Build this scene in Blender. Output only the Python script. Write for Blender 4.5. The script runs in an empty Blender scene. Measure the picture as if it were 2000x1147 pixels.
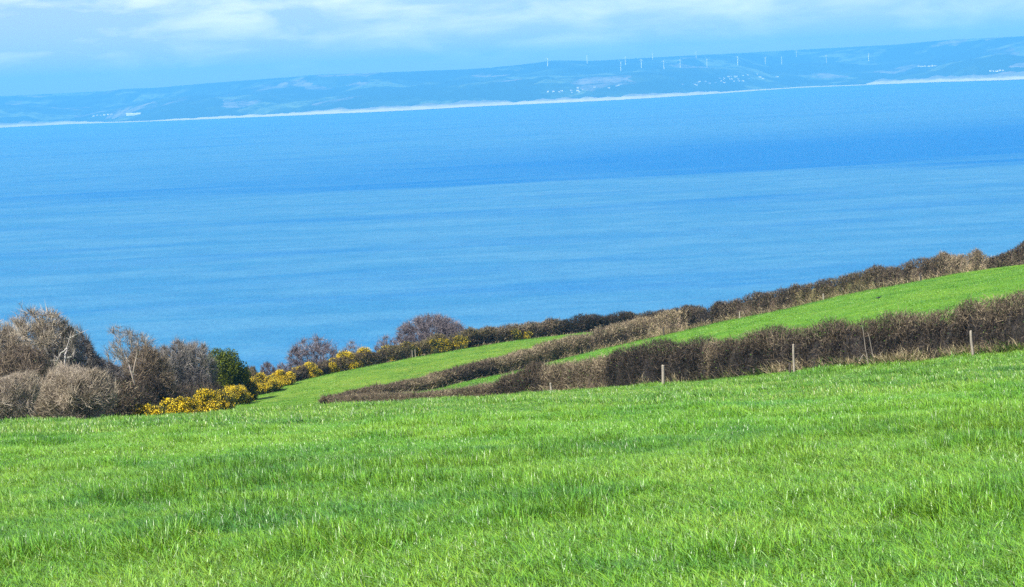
import bpy, math, random
import numpy as np
from mathutils import Vector, Matrix

# ------------------------------------------------------------------ camera, sky, sun, exposure
scene = bpy.context.scene
COL = scene.collection
CAM_Z = 130.0                    # eye height above the sea
HFOV = math.radians(30.0)
FPX = 1000.0 / math.tan(HFOV / 2)   # focal length in pixels of a 2000 px wide frame
PITCH = math.radians(6.17)
ROLL = math.radians(2.86)

cam_data = bpy.data.cameras.new("camera")
cam_data.sensor_width = 36.0
cam_data.lens = 18.0 / math.tan(HFOV / 2)
cam_data.clip_start = 0.5
cam_data.clip_end = 60000.0
cam = bpy.data.objects.new("camera", cam_data)
COL.objects.link(cam)
Fv = Vector((0, math.cos(PITCH), -math.sin(PITCH)))
Uv = Vector((0, math.sin(PITCH), math.cos(PITCH)))
Rv = Vector((1, 0, 0))
ix = Rv * math.cos(ROLL) - Uv * math.sin(ROLL)
iy = Rv * math.sin(ROLL) + Uv * math.cos(ROLL)
m = Matrix((ix, iy, -Fv)).transposed().to_4x4()
m.translation = Vector((0, 0, CAM_Z))
cam.matrix_world = m
scene.camera = cam

SUN_AZ = math.radians(-134.0)    # clockwise from +Y; behind the left shoulder
SUN_EL = math.radians(47.0)
world = bpy.data.worlds.new("World")
scene.world = world
world.use_nodes = True
wt = world.node_tree
wt.nodes.clear()
w_out = wt.nodes.new("ShaderNodeOutputWorld")
w_bg = wt.nodes.new("ShaderNodeBackground")
w_bg.inputs["Strength"].default_value = 0.085
w_sky = wt.nodes.new("ShaderNodeTexSky")
w_sky.sky_type = 'NISHITA'
w_sky.sun_disc = False
w_sky.sun_elevation = SUN_EL
w_sky.sun_rotation = SUN_AZ
w_sky.altitude = 130.0
w_sky.air_density = 1.0
w_sky.dust_density = 0.2
w_sky.ozone_density = 3.0
# thin broken cloud, laid out by direction so that it goes on all round
w_tc = wt.nodes.new("ShaderNodeTexCoord")
w_map = wt.nodes.new("ShaderNodeMapping")
w_map.inputs["Scale"].default_value = (17.0, 17.0, 66.0)
w_map.inputs["Location"].default_value = (11.3, 0.9, 0.25)
w_n = wt.nodes.new("ShaderNodeTexNoise")
w_n.inputs["Scale"].default_value = 1.0
w_n.inputs["Detail"].default_value = 7.0
w_n.inputs["Roughness"].default_value = 0.55
w_n.inputs["Distortion"].default_value = 0.3
w_r = wt.nodes.new("ShaderNodeValToRGB")
w_r.color_ramp.elements[0].position = 0.455
w_r.color_ramp.elements[0].color = (0, 0, 0, 1)
w_r.color_ramp.elements[1].position = 0.76
w_r.color_ramp.elements[1].color = (1, 1, 1, 1)
w_sep = wt.nodes.new("ShaderNodeSeparateXYZ")
w_el = wt.nodes.new("ShaderNodeMapRange")      # no cloud in the last degree above the horizon
w_el.interpolation_type = 'SMOOTHSTEP'
w_el.inputs["From Min"].default_value = 0.010
w_el.inputs["From Max"].default_value = 0.020
w_mul = wt.nodes.new("ShaderNodeMath"); w_mul.operation = 'MULTIPLY'
w_tint = wt.nodes.new("ShaderNodeMixRGB"); w_tint.blend_type = 'MULTIPLY'
w_tint.inputs[0].default_value = 1.0
w_tint.inputs[2].default_value = (0.72, 0.68, 1.12, 1)
w_mix = wt.nodes.new("ShaderNodeMixRGB")
w_mix.inputs[2].default_value = (9.2, 8.8, 8.8, 1)
L = wt.links.new
L(w_tc.outputs["Generated"], w_map.inputs["Vector"])
L(w_map.outputs["Vector"], w_n.inputs["Vector"])
L(w_n.outputs["Fac"], w_r.inputs["Fac"])
L(w_tc.outputs["Generated"], w_sep.inputs[0])
L(w_sep.outputs["Z"], w_el.inputs["Value"])
L(w_r.outputs["Color"], w_mul.inputs[0])
L(w_el.outputs["Result"], w_mul.inputs[1])
L(w_mul.outputs[0], w_mix.inputs[0])
L(w_sky.outputs["Color"], w_tint.inputs[1])
L(w_tint.outputs[0], w_mix.inputs[1])
L(w_mix.outputs[0], w_bg.inputs["Color"])
L(w_bg.outputs[0], w_out.inputs["Surface"])

sun_data = bpy.data.lights.new("sun", 'SUN')
sun_data.energy = 5.0
sun_data.angle = math.radians(0.5)
sun_data.color = (1.0, 0.95, 0.87)
sun = bpy.data.objects.new("sun", sun_data)
sun_dir = Vector((math.sin(SUN_AZ) * math.cos(SUN_EL), math.cos(SUN_AZ) * math.cos(SUN_EL), math.sin(SUN_EL)))
sun.rotation_euler = sun_dir.to_track_quat('Z', 'Y').to_euler()
sun.location = (-60, -30, 220)
COL.objects.link(sun)

vs = scene.view_settings
vs.view_transform = 'Standard'
vs.look = 'None'
vs.gamma = 1.0
vs.use_curve_mapping = False
vs.exposure = 1.15
scene.cycles.use_denoising = False
scene.cycles.max_bounces = 6
scene.cycles.volume_bounces = 0
scene.cycles.transparent_max_bounces = 8

HAZE_DENSITY = 9.3e-5
HAZE_COLOR = (0.115, 0.545, 1.0, 1)

# ------------------------------------------------------------------ helpers
RNG = np.random.default_rng(11)

def ray(px, py):
    u = (float(px) - 1000.0) / FPX
    v = -(float(py) - 573.5) / FPX
    r = u * math.cos(ROLL) + v * math.sin(ROLL)
    up = -u * math.sin(ROLL) + v * math.cos(ROLL)
    d = Fv + r * Rv + up * Uv
    return np.array(d)

def at(px, py, dist):
    """world point seen at a pixel of the 2000 px frame, dist metres ahead"""
    d = ray(px, py)
    return np.array([0, 0, CAM_Z]) + d * (dist / d[1])

def project(p):
    q = np.asarray(p, float) - np.array([0, 0, CAM_Z])
    f = q @ np.array(Fv); r = q @ np.array(Rv) / f; up = q @ np.array(Uv) / f
    u = r * math.cos(ROLL) - up * math.sin(ROLL)
    v = r * math.sin(ROLL) + up * math.cos(ROLL)
    return 1000 + u * FPX, 573.5 - v * FPX

def _hash(ix, iy, seed):
    h = (ix.astype(np.int64) * 374761393 + iy.astype(np.int64) * 668265263 + seed * 1442695041) & 0xffffffff
    h = ((h ^ (h >> 13)) * 1274126177) & 0xffffffff
    return ((h ^ (h >> 16)) & 0xffff) / 65535.0

def vnoise(x, y, seed=0):
    x = np.asarray(x, float); y = np.asarray(y, float)
    x0 = np.floor(x); y0 = np.floor(y)
    fx = x - x0; fy = y - y0
    fx = fx * fx * (3 - 2 * fx); fy = fy * fy * (3 - 2 * fy)
    a = _hash(x0, y0, seed); b = _hash(x0 + 1, y0, seed)
    c = _hash(x0, y0 + 1, seed); d = _hash(x0 + 1, y0 + 1, seed)
    return (a * (1 - fx) + b * fx) * (1 - fy) + (c * (1 - fx) + d * fx) * fy

def fbm(x, y, seed=0, octaves=4):
    s = 0; a = 0.5; t = 0
    for k in range(octaves):
        s = s + a * vnoise(np.asarray(x) * 2 ** k + 17.3 * k, np.asarray(y) * 2 ** k - 9.1 * k, seed + k)
        t += a; a *= 0.5
    return s / t            # 0..1

def smooth(x):
    x = np.clip(x, 0, 1)
    return x * x * (3 - 2 * x)

def mesh_np(name, V, T, mats, C=None, smooth_shade=False):
    me = bpy.data.meshes.new(name)
    V = np.ascontiguousarray(V, dtype=np.float32); T = np.ascontiguousarray(T, dtype=np.int32)
    k = T.shape[1]
    me.vertices.add(len(V)); me.vertices.foreach_set("co", V.ravel())
    me.loops.add(T.size); me.loops.foreach_set("vertex_index", T.ravel())
    me.polygons.add(len(T))
    me.polygons.foreach_set("loop_start", np.arange(0, T.size, k, dtype=np.int32))
    try:
        me.polygons.foreach_set("loop_total", np.full(len(T), k, dtype=np.int32))
    except Exception:
        pass
    me.polygons.foreach_set("use_smooth", np.full(len(T), smooth_shade, dtype=bool))
    if C is not None:
        at_ = me.attributes.new("Col", 'FLOAT_COLOR', 'POINT')
        c4 = np.ones((len(V), 4), dtype=np.float32); c4[:, :3] = C
        at_.data.foreach_set("color", c4.ravel())
    for mm in (mats if isinstance(mats, (list, tuple)) else [mats]):
        me.materials.append(mm)
    me.update(); me.validate()
    return me

def link(name, me, parent=None, kind=None, **props):
    o = bpy.data.objects.new(name, me)
    COL.objects.link(o)
    if parent is not None: o.parent = parent
    if kind: o["kind"] = kind
    for k, v in props.items(): o[k] = v
    return o

def thing(name, label, cat, loc, group=None):
    o = bpy.data.objects.new(name, None)
    o.empty_display_size = 0.3
    COL.objects.link(o)
    o.location = loc
    o["label"] = label; o["category"] = cat
    if group: o["group"] = group
    return o

def unit(v):
    return v / np.maximum(np.linalg.norm(v, axis=-1, keepdims=True), 1e-9)

class Soup:
    """collects triangles with a colour per vertex"""
    def __init__(self): self.V = []; self.T = []; self.C = []; self.n = 0
    def add(self, V, T, C):
        V = np.asarray(V, float); C = np.broadcast_to(np.asarray(C, float), V.shape)
        self.V.append(V); self.T.append(np.asarray(T) + self.n); self.C.append(C); self.n += len(V)
    def spikes(self, P0, P1, w, C, rng):
        """one thin triangle for each twig"""
        n = len(P0); ax = P1 - P0
        side = unit(np.cross(ax, rng.normal(size=(n, 3)))) * (np.asarray(w).reshape(-1, 1) * 0.5)
        V = np.stack([P0 - side, P0 + side, P1], 1).reshape(-1, 3)
        self.add(V, np.arange(3 * n).reshape(n, 3), np.repeat(C, 3, 0))
    def strips(self, P0, P1, w0, w1, C, rng):
        n = len(P0); ax = P1 - P0
        s = unit(np.cross(ax, rng.normal(size=(n, 3)))) * 0.5
        a = s * np.asarray(w0).reshape(-1, 1); b = s * np.asarray(w1).reshape(-1, 1)
        V = np.stack([P0 - a, P0 + a, P1 + b, P1 - b], 1).reshape(-1, 3)
        i = np.arange(n)[:, None] * 4
        T = np.concatenate([i + [0, 1, 2], i + [0, 2, 3]], 0)
        self.add(V, T, np.repeat(C, 4, 0))
    def leaves(self, P, size, C, rng, flat=0.0, aspect=0.6):
        n = len(P)
        a = unit(rng.normal(size=(n, 3)))
        nrm = rng.normal(size=(n, 3)); nrm[:, 2] += flat
        b = unit(np.cross(a, nrm)); s = np.asarray(size).reshape(-1, 1)
        V = np.stack([P - a * s * .5, P + b * s * aspect * .5, P + a * s * .5, P - b * s * aspect * .5], 1).reshape(-1, 3)
        i = np.arange(n)[:, None] * 4
        self.add(V, np.concatenate([i + [0, 1, 2], i + [0, 2, 3]], 0), np.repeat(C, 4, 0))
    def tube(self, pts, rad, sides, C):
        pts = np.asarray(pts, float); n = len(pts)
        tan = unit(np.gradient(pts, axis=0))
        ref = np.array([0.31, 0.87, 0.2])
        s = unit(np.cross(tan, ref)); t = np.cross(tan, s)
        ang = np.arange(sides) * 2 * np.pi / sides
        V = pts[:, None] + (s[:, None] * np.cos(ang)[None, :, None] + t[:, None] * np.sin(ang)[None, :, None]) * np.asarray(rad)[:, None, None]
        T = []
        for i in range(n - 1):
            for j in range(sides):
                a = i * sides + j; b = i * sides + (j + 1) % sides; c = a + sides; d = b + sides
                T += [(a, b, d), (a, d, c)]
        for j in range(1, sides - 1): T.append(((n - 1) * sides, (n - 1) * sides + j, (n - 1) * sides + j + 1))
        self.add(V.reshape(-1, 3), np.array(T), C)
    def build(self, name, mat, parent=None, kind=None, origin=None, smooth_shade=False, **props):
        V = np.concatenate(self.V); T = np.concatenate(self.T); C = np.concatenate(self.C)
        if origin is not None: V = V - np.asarray(origin)
        me = mesh_np(name, V, T, mat, C, smooth_shade)
        return link(name, me, parent, kind, **props)

def jit(rng, col, n, amt=0.25, hue=0.06):
    c = np.asarray(col, float)
    return np.clip(c * (1 + amt * rng.normal(size=(n, 1))) * (1 + hue * rng.normal(size=(n, 3))), 0.004, 0.95)

def pick(rng, cols, weights, n, amt=0.22):
    cols = np.asarray(cols, float)
    k = rng.choice(len(cols), size=n, p=np.asarray(weights) / np.sum(weights))
    return np.clip(cols[k] * (1 + amt * rng.normal(size=(n, 1))), 0.004, 0.95)

# ------------------------------------------------------------------ materials
def new_mat(name):
    mt = bpy.data.materials.new(name); mt.use_nodes = True
    nt = mt.node_tree; nt.nodes.clear()
    out = nt.nodes.new("ShaderNodeOutputMaterial")
    return mt, nt, out

def col_mat(name, rough=0.8, spec=0.3, trans=0.0, gain=1.0):
    """base colour from each twig's or leaf's own colour, some light coming through"""
    mt, nt, out = new_mat(name)
    a = nt.nodes.new("ShaderNodeAttribute"); a.attribute_name = "Col"
    b = nt.nodes.new("ShaderNodeBsdfPrincipled")
    b.inputs["Roughness"].default_value = rough
    b.inputs["Specular IOR Level"].default_value = spec
    nt.links.new(a.outputs["Color"], b.inputs["Base Color"])
    if trans > 0:
        t = nt.nodes.new("ShaderNodeBsdfTranslucent"); mx = nt.nodes.new("ShaderNodeMixShader")
        mx.inputs[0].default_value = trans
        nt.links.new(a.outputs["Color"], t.inputs["Color"])
        nt.links.new(b.outputs[0], mx.inputs[1]); nt.links.new(t.outputs[0], mx.inputs[2])
        nt.links.new(mx.outputs[0], out.inputs["Surface"])
    else:
        nt.links.new(b.outputs[0], out.inputs["Surface"])
    return mt

def noise_node(nt, vec, scale, detail=4.0, rough=0.55, dist=0.0):
    n = nt.nodes.new("ShaderNodeTexNoise")
    n.inputs["Scale"].default_value = scale; n.inputs["Detail"].default_value = detail
    n.inputs["Roughness"].default_value = rough; n.inputs["Distortion"].default_value = dist
    if vec is not None: nt.links.new(vec, n.inputs["Vector"])
    return n

def ramp(nt, fac, stops):
    r = nt.nodes.new("ShaderNodeValToRGB"); e = r.color_ramp.elements
    while len(e) < len(stops): e.new(0.5)
    for k, (p, c) in enumerate(stops):
        e[k].position = p; e[k].color = (*c, 1) if len(c) == 3 else c
    nt.links.new(fac, r.inputs["Fac"])
    return r

def mixc(nt, fac, a, b, mode='MIX'):
    mx = nt.nodes.new("ShaderNodeMixRGB"); mx.blend_type = mode
    for i, v in ((0, fac), (1, a), (2, b)):
        if isinstance(v, (int, float)): mx.inputs[i].default_value = v
        elif isinstance(v, tuple): mx.inputs[i].default_value = (*v, 1)
        else: nt.links.new(v, mx.inputs[i])
    return mx.outputs[0]

def math_(nt, op, a, b=None, clamp=False):
    n = nt.nodes.new("ShaderNodeMath"); n.operation = op; n.use_clamp = clamp
    for i, v in ((0, a), (1, b)):
        if v is None: continue
        if isinstance(v, (int, float)): n.inputs[i].default_value = v
        else: nt.links.new(v, n.inputs[i])
    return n.outputs[0]

def sstep(nt, val, a, b):
    n = nt.nodes.new("ShaderNodeMapRange"); n.interpolation_type = 'SMOOTHSTEP'
    n.inputs["From Min"].default_value = a; n.inputs["From Max"].default_value = b
    nt.links.new(val, n.inputs["Value"])
    return n.outputs["Result"]

def pos_node(nt, scale=None):
    g = nt.nodes.new("ShaderNodeNewGeometry")
    if scale is None: return g.outputs["Position"]
    mp = nt.nodes.new("ShaderNodeMapping"); mp.inputs["Scale"].default_value = scale
    nt.links.new(g.outputs["Position"], mp.inputs["Vector"])
    return mp.outputs["Vector"]

GRASS_A = (0.119, 0.300, 0.017)   # mid green
GRASS_B = (0.175, 0.355, 0.026)   # yellower
GRASS_C = (0.068, 0.218, 0.021)   # lush blue-green

def grass_colour(nt):
    p = pos_node(nt)
    n1 = noise_node(nt, p, 0.16, 3, 0.5)
    n2 = noise_node(nt, p, 0.75, 3, 0.6)
    n3 = noise_node(nt, p, 2.6, 2, 0.5)
    s = math_(nt, 'ADD', math_(nt, 'MULTIPLY', n1.outputs["Fac"], 0.45), math_(nt, 'MULTIPLY', n2.outputs["Fac"], 0.35))
    s = math_(nt, 'ADD', s, math_(nt, 'MULTIPLY', n3.outputs["Fac"], 0.20))
    r = ramp(nt, s, [(0.385, GRASS_C), (0.48, GRASS_A), (0.58, GRASS_B)])
    return r.outputs["Color"]

def make_grass_mat():
    mt, nt, out = new_mat("grass_blade")
    c = grass_colour(nt)
    a = nt.nodes.new("ShaderNodeAttribute"); a.attribute_name = "Col"
    c = mixc(nt, 1.0, c, a.outputs["Color"], 'MULTIPLY')
    b = nt.nodes.new("ShaderNodeBsdfPrincipled")
    b.inputs["Roughness"].default_value = 0.38
    b.inputs["Specular IOR Level"].default_value = 0.55
    t = nt.nodes.new("ShaderNodeBsdfTranslucent"); mx = nt.nodes.new("ShaderNodeMixShader")
    mx.inputs[0].default_value = 0.34
    nt.links.new(c, b.inputs["Base Color"])
    nt.links.new(mixc(nt, 1.0, c, (1.35, 1.1, 0.5), 'MULTIPLY'), t.inputs["Color"])
    nt.links.new(b.outputs[0], mx.inputs[1]); nt.links.new(t.outputs[0], mx.inputs[2])
    nt.links.new(mx.outputs[0], out.inputs["Surface"])
    return mt

def make_ground_mat():
    mt, nt, out = new_mat("turf")
    p = pos_node(nt)
    n1 = noise_node(nt, p, 0.22, 4, 0.6)
    n2 = noise_node(nt, p, 3.0, 4, 0.7)
    n4 = noise_node(nt, p, 11.0, 3, 0.7)
    base = ramp(nt, n1.outputs["Fac"], [(0.34, (0.095, 0.190, 0.014)), (0.52, (0.135, 0.230, 0.018)), (0.66, (0.175, 0.245, 0.028))]).outputs["Color"]
    fine = ramp(nt, n2.outputs["Fac"], [(0.32, (0.58, 0.64, 0.6)), (0.66, (1.2, 1.16, 1.15))]).outputs["Color"]
    base = mixc(nt, 1.0, base, fine, 'MULTIPLY')
    a = nt.nodes.new("ShaderNodeAttribute"); a.attribute_name = "Col"
    sx = nt.nodes.new("ShaderNodeSeparateXYZ"); nt.links.new(a.outputs["Vector"], sx.inputs[0])
    # red: rough scrub beyond the hedges; green: soil under the long meadow grass
    scrub = ramp(nt, n2.outputs["Fac"], [(0.3, (0.035, 0.028, 0.016)), (0.6, (0.11, 0.085, 0.045)), (0.75, (0.07, 0.085, 0.025))]).outputs["Color"]
    base = mixc(nt, sx.outputs["Z"], base, mixc(nt, 1.0, base, (0.74, 1.0, 0.72), 'MULTIPLY'))
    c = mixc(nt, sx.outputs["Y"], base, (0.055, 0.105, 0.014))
    c = mixc(nt, sx.outputs["X"], c, scrub)
    b = nt.nodes.new("ShaderNodeBsdfPrincipled"); b.inputs["Roughness"].default_value = 0.9
    b.inputs["Specular IOR Level"].default_value = 0.15
    bp = nt.nodes.new("ShaderNodeBump"); bp.inputs["Strength"].default_value = 0.7; bp.inputs["Distance"].default_value = 0.12
    h = math_(nt, 'ADD', n2.outputs["Fac"], n4.outputs["Fac"])
    nt.links.new(h, bp.inputs["Height"])
    nt.links.new(c, b.inputs["Base Color"]); nt.links.new(bp.outputs[0], b.inputs["Normal"])
    nt.links.new(b.outputs[0], out.inputs["Surface"])
    return mt

def make_sea_mat():
    mt, nt, out = new_mat("sea_water")
    g = nt.nodes.new("ShaderNodeNewGeometry")
    sp = nt.nodes.new("ShaderNodeSeparateXYZ"); nt.links.new(g.outputs["Position"], sp.inputs[0])
    X, Y = sp.outputs["X"], sp.outputs["Y"]
    # long wind lanes lying across the bay
    nw = noise_node(nt, pos_node(nt, (1 / 1500, 1 / 420, 1)), 1.0, 6, 0.6, 0.4)
    nb = noise_node(nt, pos_node(nt, (1 / 700, 1 / 130, 1)), 1.0, 6, 0.65, 0.3)
    ns = noise_node(nt, pos_node(nt, (1 / 160, 1 / 60, 1)), 1.0, 5, 0.7, 0.2)
    yw = math_(nt, 'ADD', Y, math_(nt, 'MULTIPLY', math_(nt, 'SUBTRACT', nw.outputs["Fac"], 0.5), 2300.0))
    yw = math_(nt, 'ADD', yw, math_(nt, 'MULTIPLY', math_(nt, 'SUBTRACT', nb.outputs["Fac"], 0.5), 1000.0))
    yw = math_(nt, 'SUBTRACT', yw, math_(nt, 'MULTIPLY', X, 0.22))
    band = math_(nt, 'MULTIPLY', sstep(nt, yw, 2150, 2850), math_(nt, 'SUBTRACT', 1.0, sstep(nt, yw, 2900, 4900)))
    band = math_(nt, 'MULTIPLY', band, math_(nt, 'ADD', 0.15, math_(nt, 'MULTIPLY', sstep(nt, X, -850, 500), 0.85)))
    patch = sstep(nt, nw.outputs["Fac"], 0.50, 0.64)
    patch2 = sstep(nt, nb.outputs["Fac"], 0.50, 0.66)
    dark = math_(nt, 'ADD', band, math_(nt, 'ADD', math_(nt, 'MULTIPLY', patch, 0.30), math_(nt, 'MULTIPLY', patch2, 0.38)), clamp=True)
    pale = mixc(nt, sstep(nt, ns.outputs["Fac"], 0.35, 0.65), (0.025, 0.140, 0.246), (0.047, 0.167, 0.260)); deep = (0.0003, 0.100, 0.255)
    c = mixc(nt, dark, pale, deep)
    # small broken chop
    n3 = noise_node(nt, pos_node(nt, (1 / 2.2, 1 / 7.0, 1)), 1.0, 3, 0.75)
    n5 = noise_node(nt, pos_node(nt, (1 / 22.0, 1 / 30.0, 1)), 1.0, 5, 0.75)
    chop = ramp(nt, math_(nt, 'ADD', math_(nt, 'MULTIPLY', n3.outputs["Fac"], 0.6), math_(nt, 'MULTIPLY', n5.outputs["Fac"], 0.4)), [(0.34, (0.66, 0.80, 0.89)), (0.66, (1.36, 1.21, 1.12))]).outputs["Color"]
    c = mixc(nt, 1.0, c, chop, 'MULTIPLY')
    b = nt.nodes.new("ShaderNodeBsdfPrincipled")
    b.inputs["Roughness"].default_value = 0.45
    b.inputs["IOR"].default_value = 1.33
    b.inputs["Specular IOR Level"].default_value = 0.05
    bp = nt.nodes.new("ShaderNodeBump"); bp.inputs["Strength"].default_value = 0.35; bp.inputs["Distance"].default_value = 0.7
    nt.links.new(math_(nt, 'ADD', n3.outputs["Fac"], math_(nt, 'MULTIPLY', n5.outputs["Fac"], 2.0)), bp.inputs["Height"])
    nt.links.new(c, b.inputs["Base Color"]); nt.links.new(bp.outputs[0], b.inputs["Normal"])
    nt.links.new(b.outputs[0], out.inputs["Surface"])
    return mt

def make_hill_mat():
    mt, nt, out = new_mat("far_country")
    p = pos_node(nt, (1 / 300, 1 / 420, 0))
    v = nt.nodes.new("ShaderNodeTexVoronoi"); v.inputs["Scale"].default_value = 1.0
    nz = noise_node(nt, pos_node(nt, (1 / 900, 1 / 900, 0)), 1.0, 4, 0.6)
    nz2 = noise_node(nt, pos_node(nt, (1 / 150, 1 / 200, 0)), 1.0, 5, 0.7)
    nt.links.new(mixc(nt, 0.55, p, nz2.outputs["Color"], 'ADD'), v.inputs["Vector"])
    sx = nt.nodes.new("ShaderNodeSeparateXYZ"); nt.links.new(v.outputs["Color"], sx.inputs[0])
    f = ramp(nt, sx.outputs["X"], [(0.0, (0.02, 0.045, 0.012)), (0.35, (0.05, 0.09, 0.02)), (0.62, (0.14, 0.21, 0.05)), (0.90, (0.24, 0.22, 0.15))])
    f.color_ramp.interpolation = 'CONSTANT'
    w = sstep(nt, nz.outputs["Fac"], 0.42, 0.56)
    c = mixc(nt, math_(nt, "MULTIPLY", w, sstep(nt, nz2.outputs["Fac"], 0.34, 0.62)), (0.018, 0.04, 0.012), f.outputs["Color"])
    b = nt.nodes.new("ShaderNodeBsdfPrincipled"); b.inputs["Roughness"].default_value = 0.95
    b.inputs["Specular IOR Level"].default_value = 0.05
    nt.links.new(c, b.inputs["Base Color"]); nt.links.new(b.outputs[0], out.inputs["Surface"])
    return mt

def plain_mat(name, color, rough=0.7, spec=0.3, scale=None, amt=0.25):
    mt, nt, out = new_mat(name)
    b = nt.nodes.new("ShaderNodeBsdfPrincipled")
    b.inputs["Roughness"].default_value = rough; b.inputs["Specular IOR Level"].default_value = spec
    if scale:
        tc = nt.nodes.new("ShaderNodeTexCoord")
        n = noise_node(nt, tc.outputs["Object"], scale, 5, 0.65)
        lo = tuple(c * (1 - amt) for c in color); hi = tuple(min(c * (1 + amt), 1) for c in color)
        nt.links.new(ramp(nt, n.outputs["Fac"], [(0.3, lo), (0.7, hi)]).outputs["Color"], b.inputs["Base Color"])
    else:
        b.inputs["Base Color"].default_value = (*color, 1)
    nt.links.new(b.outputs[0], out.inputs["Surface"])
    return mt

M_BLADE = make_grass_mat()
M_TURF = make_ground_mat()
M_SEA = make_sea_mat()
M_HILL = make_hill_mat()
def make_sand_mat():
    mt, nt, out = new_mat("sand_and_dune_grass")
    g = nt.nodes.new("ShaderNodeNewGeometry"); sp = nt.nodes.new("ShaderNodeSeparateXYZ"); nt.links.new(g.outputs["Position"], sp.inputs[0])
    n = noise_node(nt, pos_node(nt, (1 / 160, 1 / 160, 1 / 14)), 1.0, 6, 0.7)
    z = math_(nt, 'ADD', sp.outputs["Z"], math_(nt, 'MULTIPLY', math_(nt, 'SUBTRACT', n.outputs["Fac"], 0.5), 46.0))
    c = mixc(nt, sstep(nt, z, 9, 34), (0.54, 0.50, 0.43), (0.17, 0.18, 0.11))
    b = nt.nodes.new("ShaderNodeBsdfPrincipled"); b.inputs["Roughness"].default_value = 0.9; b.inputs["Specular IOR Level"].default_value = 0.1
    nt.links.new(c, b.inputs["Base Color"]); nt.links.new(b.outputs[0], out.inputs["Surface"])
    return mt
M_SAND = make_sand_mat()
M_TWIG = col_mat("twig_bark", 0.75, 0.25)
M_BARK = col_mat("tree_bark", 0.85, 0.2)
M_LEAF = col_mat("leaf", 0.6, 0.15, 0.25)
M_DRY = col_mat("dry_grass", 0.7, 0.25, 0.3)
M_FLOWER = col_mat("gorse_flower", 0.6, 0.2, 0.25)
M_POST = plain_mat("weathered_wood", (0.25, 0.22, 0.17), 0.85, 0.2, 14.0, 0.35)
M_DPOST = plain_mat("dark_wet_wood", (0.06, 0.05, 0.04), 0.8, 0.2, 14.0, 0.35)
M_TURB = plain_mat("white_turbine_paint", (0.82, 0.82, 0.80), 0.4, 0.4)
M_WALL = plain_mat("white_render", (0.82, 0.80, 0.76), 0.8, 0.2)
M_ROOF = plain_mat("slate_roof", (0.16, 0.16, 0.18), 0.7, 0.3)
M_FEATHER = plain_mat("black_feather", (0.012, 0.012, 0.014), 0.45, 0.4, 20.0, 0.3)

# ------------------------------------------------------------------ the near land
ctrl = []
for yy in (-15, 0, 13, 28, 45):
    for xx in (-45, -20, 0, 20, 45):
        ctrl.append((xx, yy, -1.7 - 0.14 * yy + 0.004 * xx))
def cp(px, py, d): p = at(px, py, d); ctrl.append((p[0], p[1], p[2] - CAM_Z))
CREST = [(0, 822, 72), (200, 812, 76), (400, 803, 82), (640, 787, 90), (820, 778, 95), (1000, 767, 97), (1295, 747, 96), (1550, 721, 91), (1800, 698, 87), (2000, 682, 84)]
for c in CREST: cp(c[0], c[1] + 13 - 4 * c[0] / 2000, c[2])
HEDGE1 = [(2500, 612, 79), (2140, 655, 82.5), (2000, 674, 85), (1900, 688, 87), (1700, 704, 89), (1550, 718, 92.5), (1400, 736, 97), (1295, 747, 100), (1210, 753, 103), (1075, 762, 107), (990, 768, 111), (900, 774, 116), (760, 782, 126), (650, 786, 140)]
for c in HEDGE1: cp(c[0], c[1] + 7, c[2])
HEDGE2 = [(640, 786, 140), (760, 773, 148), (850, 759, 157), (1000, 725, 170), (1130, 692, 178), (1250, 664, 181), (1400, 632, 179), (1600, 590, 174), (1800, 547, 169), (2000, 517, 165), (2140, 500, 163), (2500, 447, 160)]
for c in HEDGE2: cp(*c)
HEDGE3 = [(265, 815, 150), (420, 797, 170), (520, 758, 185), (640, 726, 200), (820, 690, 209), (920, 675, 212), (1000, 663, 216), (1130, 650, 222), (1380, 622, 238)]
for c in HEDGE3: cp(*c)
for c in [(960, 745, 150), (1150, 690, 150), (2000, 563, 122), (1700, 610, 128), (1500, 640, 133), (1300, 675, 140), (400, 812, 120), (200, 830, 110), (0, 845, 100), (100, 850, 130)]: cp(*c)
for c in [(-60, 85, -15.5), (-60, 150, -31), (-100, 100, -22), (-100, 200, -42), (100, 85, -8.5), (100, 165, -9), (120, 235, -18), (60, 235, -25), (-100, 30, -6.5), (100, 30, -5.0), (-20, 235, -33), (-60, 220, -42)]: ctrl.append(c)
ctrl = np.array(ctrl, float)

def _U(r2):
    return np.where(r2 > 1e-9, 0.5 * r2 * np.log(np.maximum(r2, 1e-9)), 0.0)
_S = 60.0
_P = ctrl[:, :2] / _S
_n = len(_P)
_K = _U(((_P[:, None] - _P[None]) ** 2).sum(-1)) + np.eye(_n) * 0.002
_A = np.zeros((_n + 3, _n + 3)); _A[:_n, :_n] = _K
_A[:_n, _n] = 1; _A[:_n, _n + 1:] = _P; _A[_n, :_n] = 1; _A[_n + 1:, :_n] = _P.T
_sol = np.linalg.solve(_A, np.concatenate([ctrl[:, 2], np.zeros(3)]))
EDGE_X = [-400, -100, -60, -30, 0, 25, 200, 400]
EDGE_Y = [120, 165, 190, 205, 238, 256, 280, 300]

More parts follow.
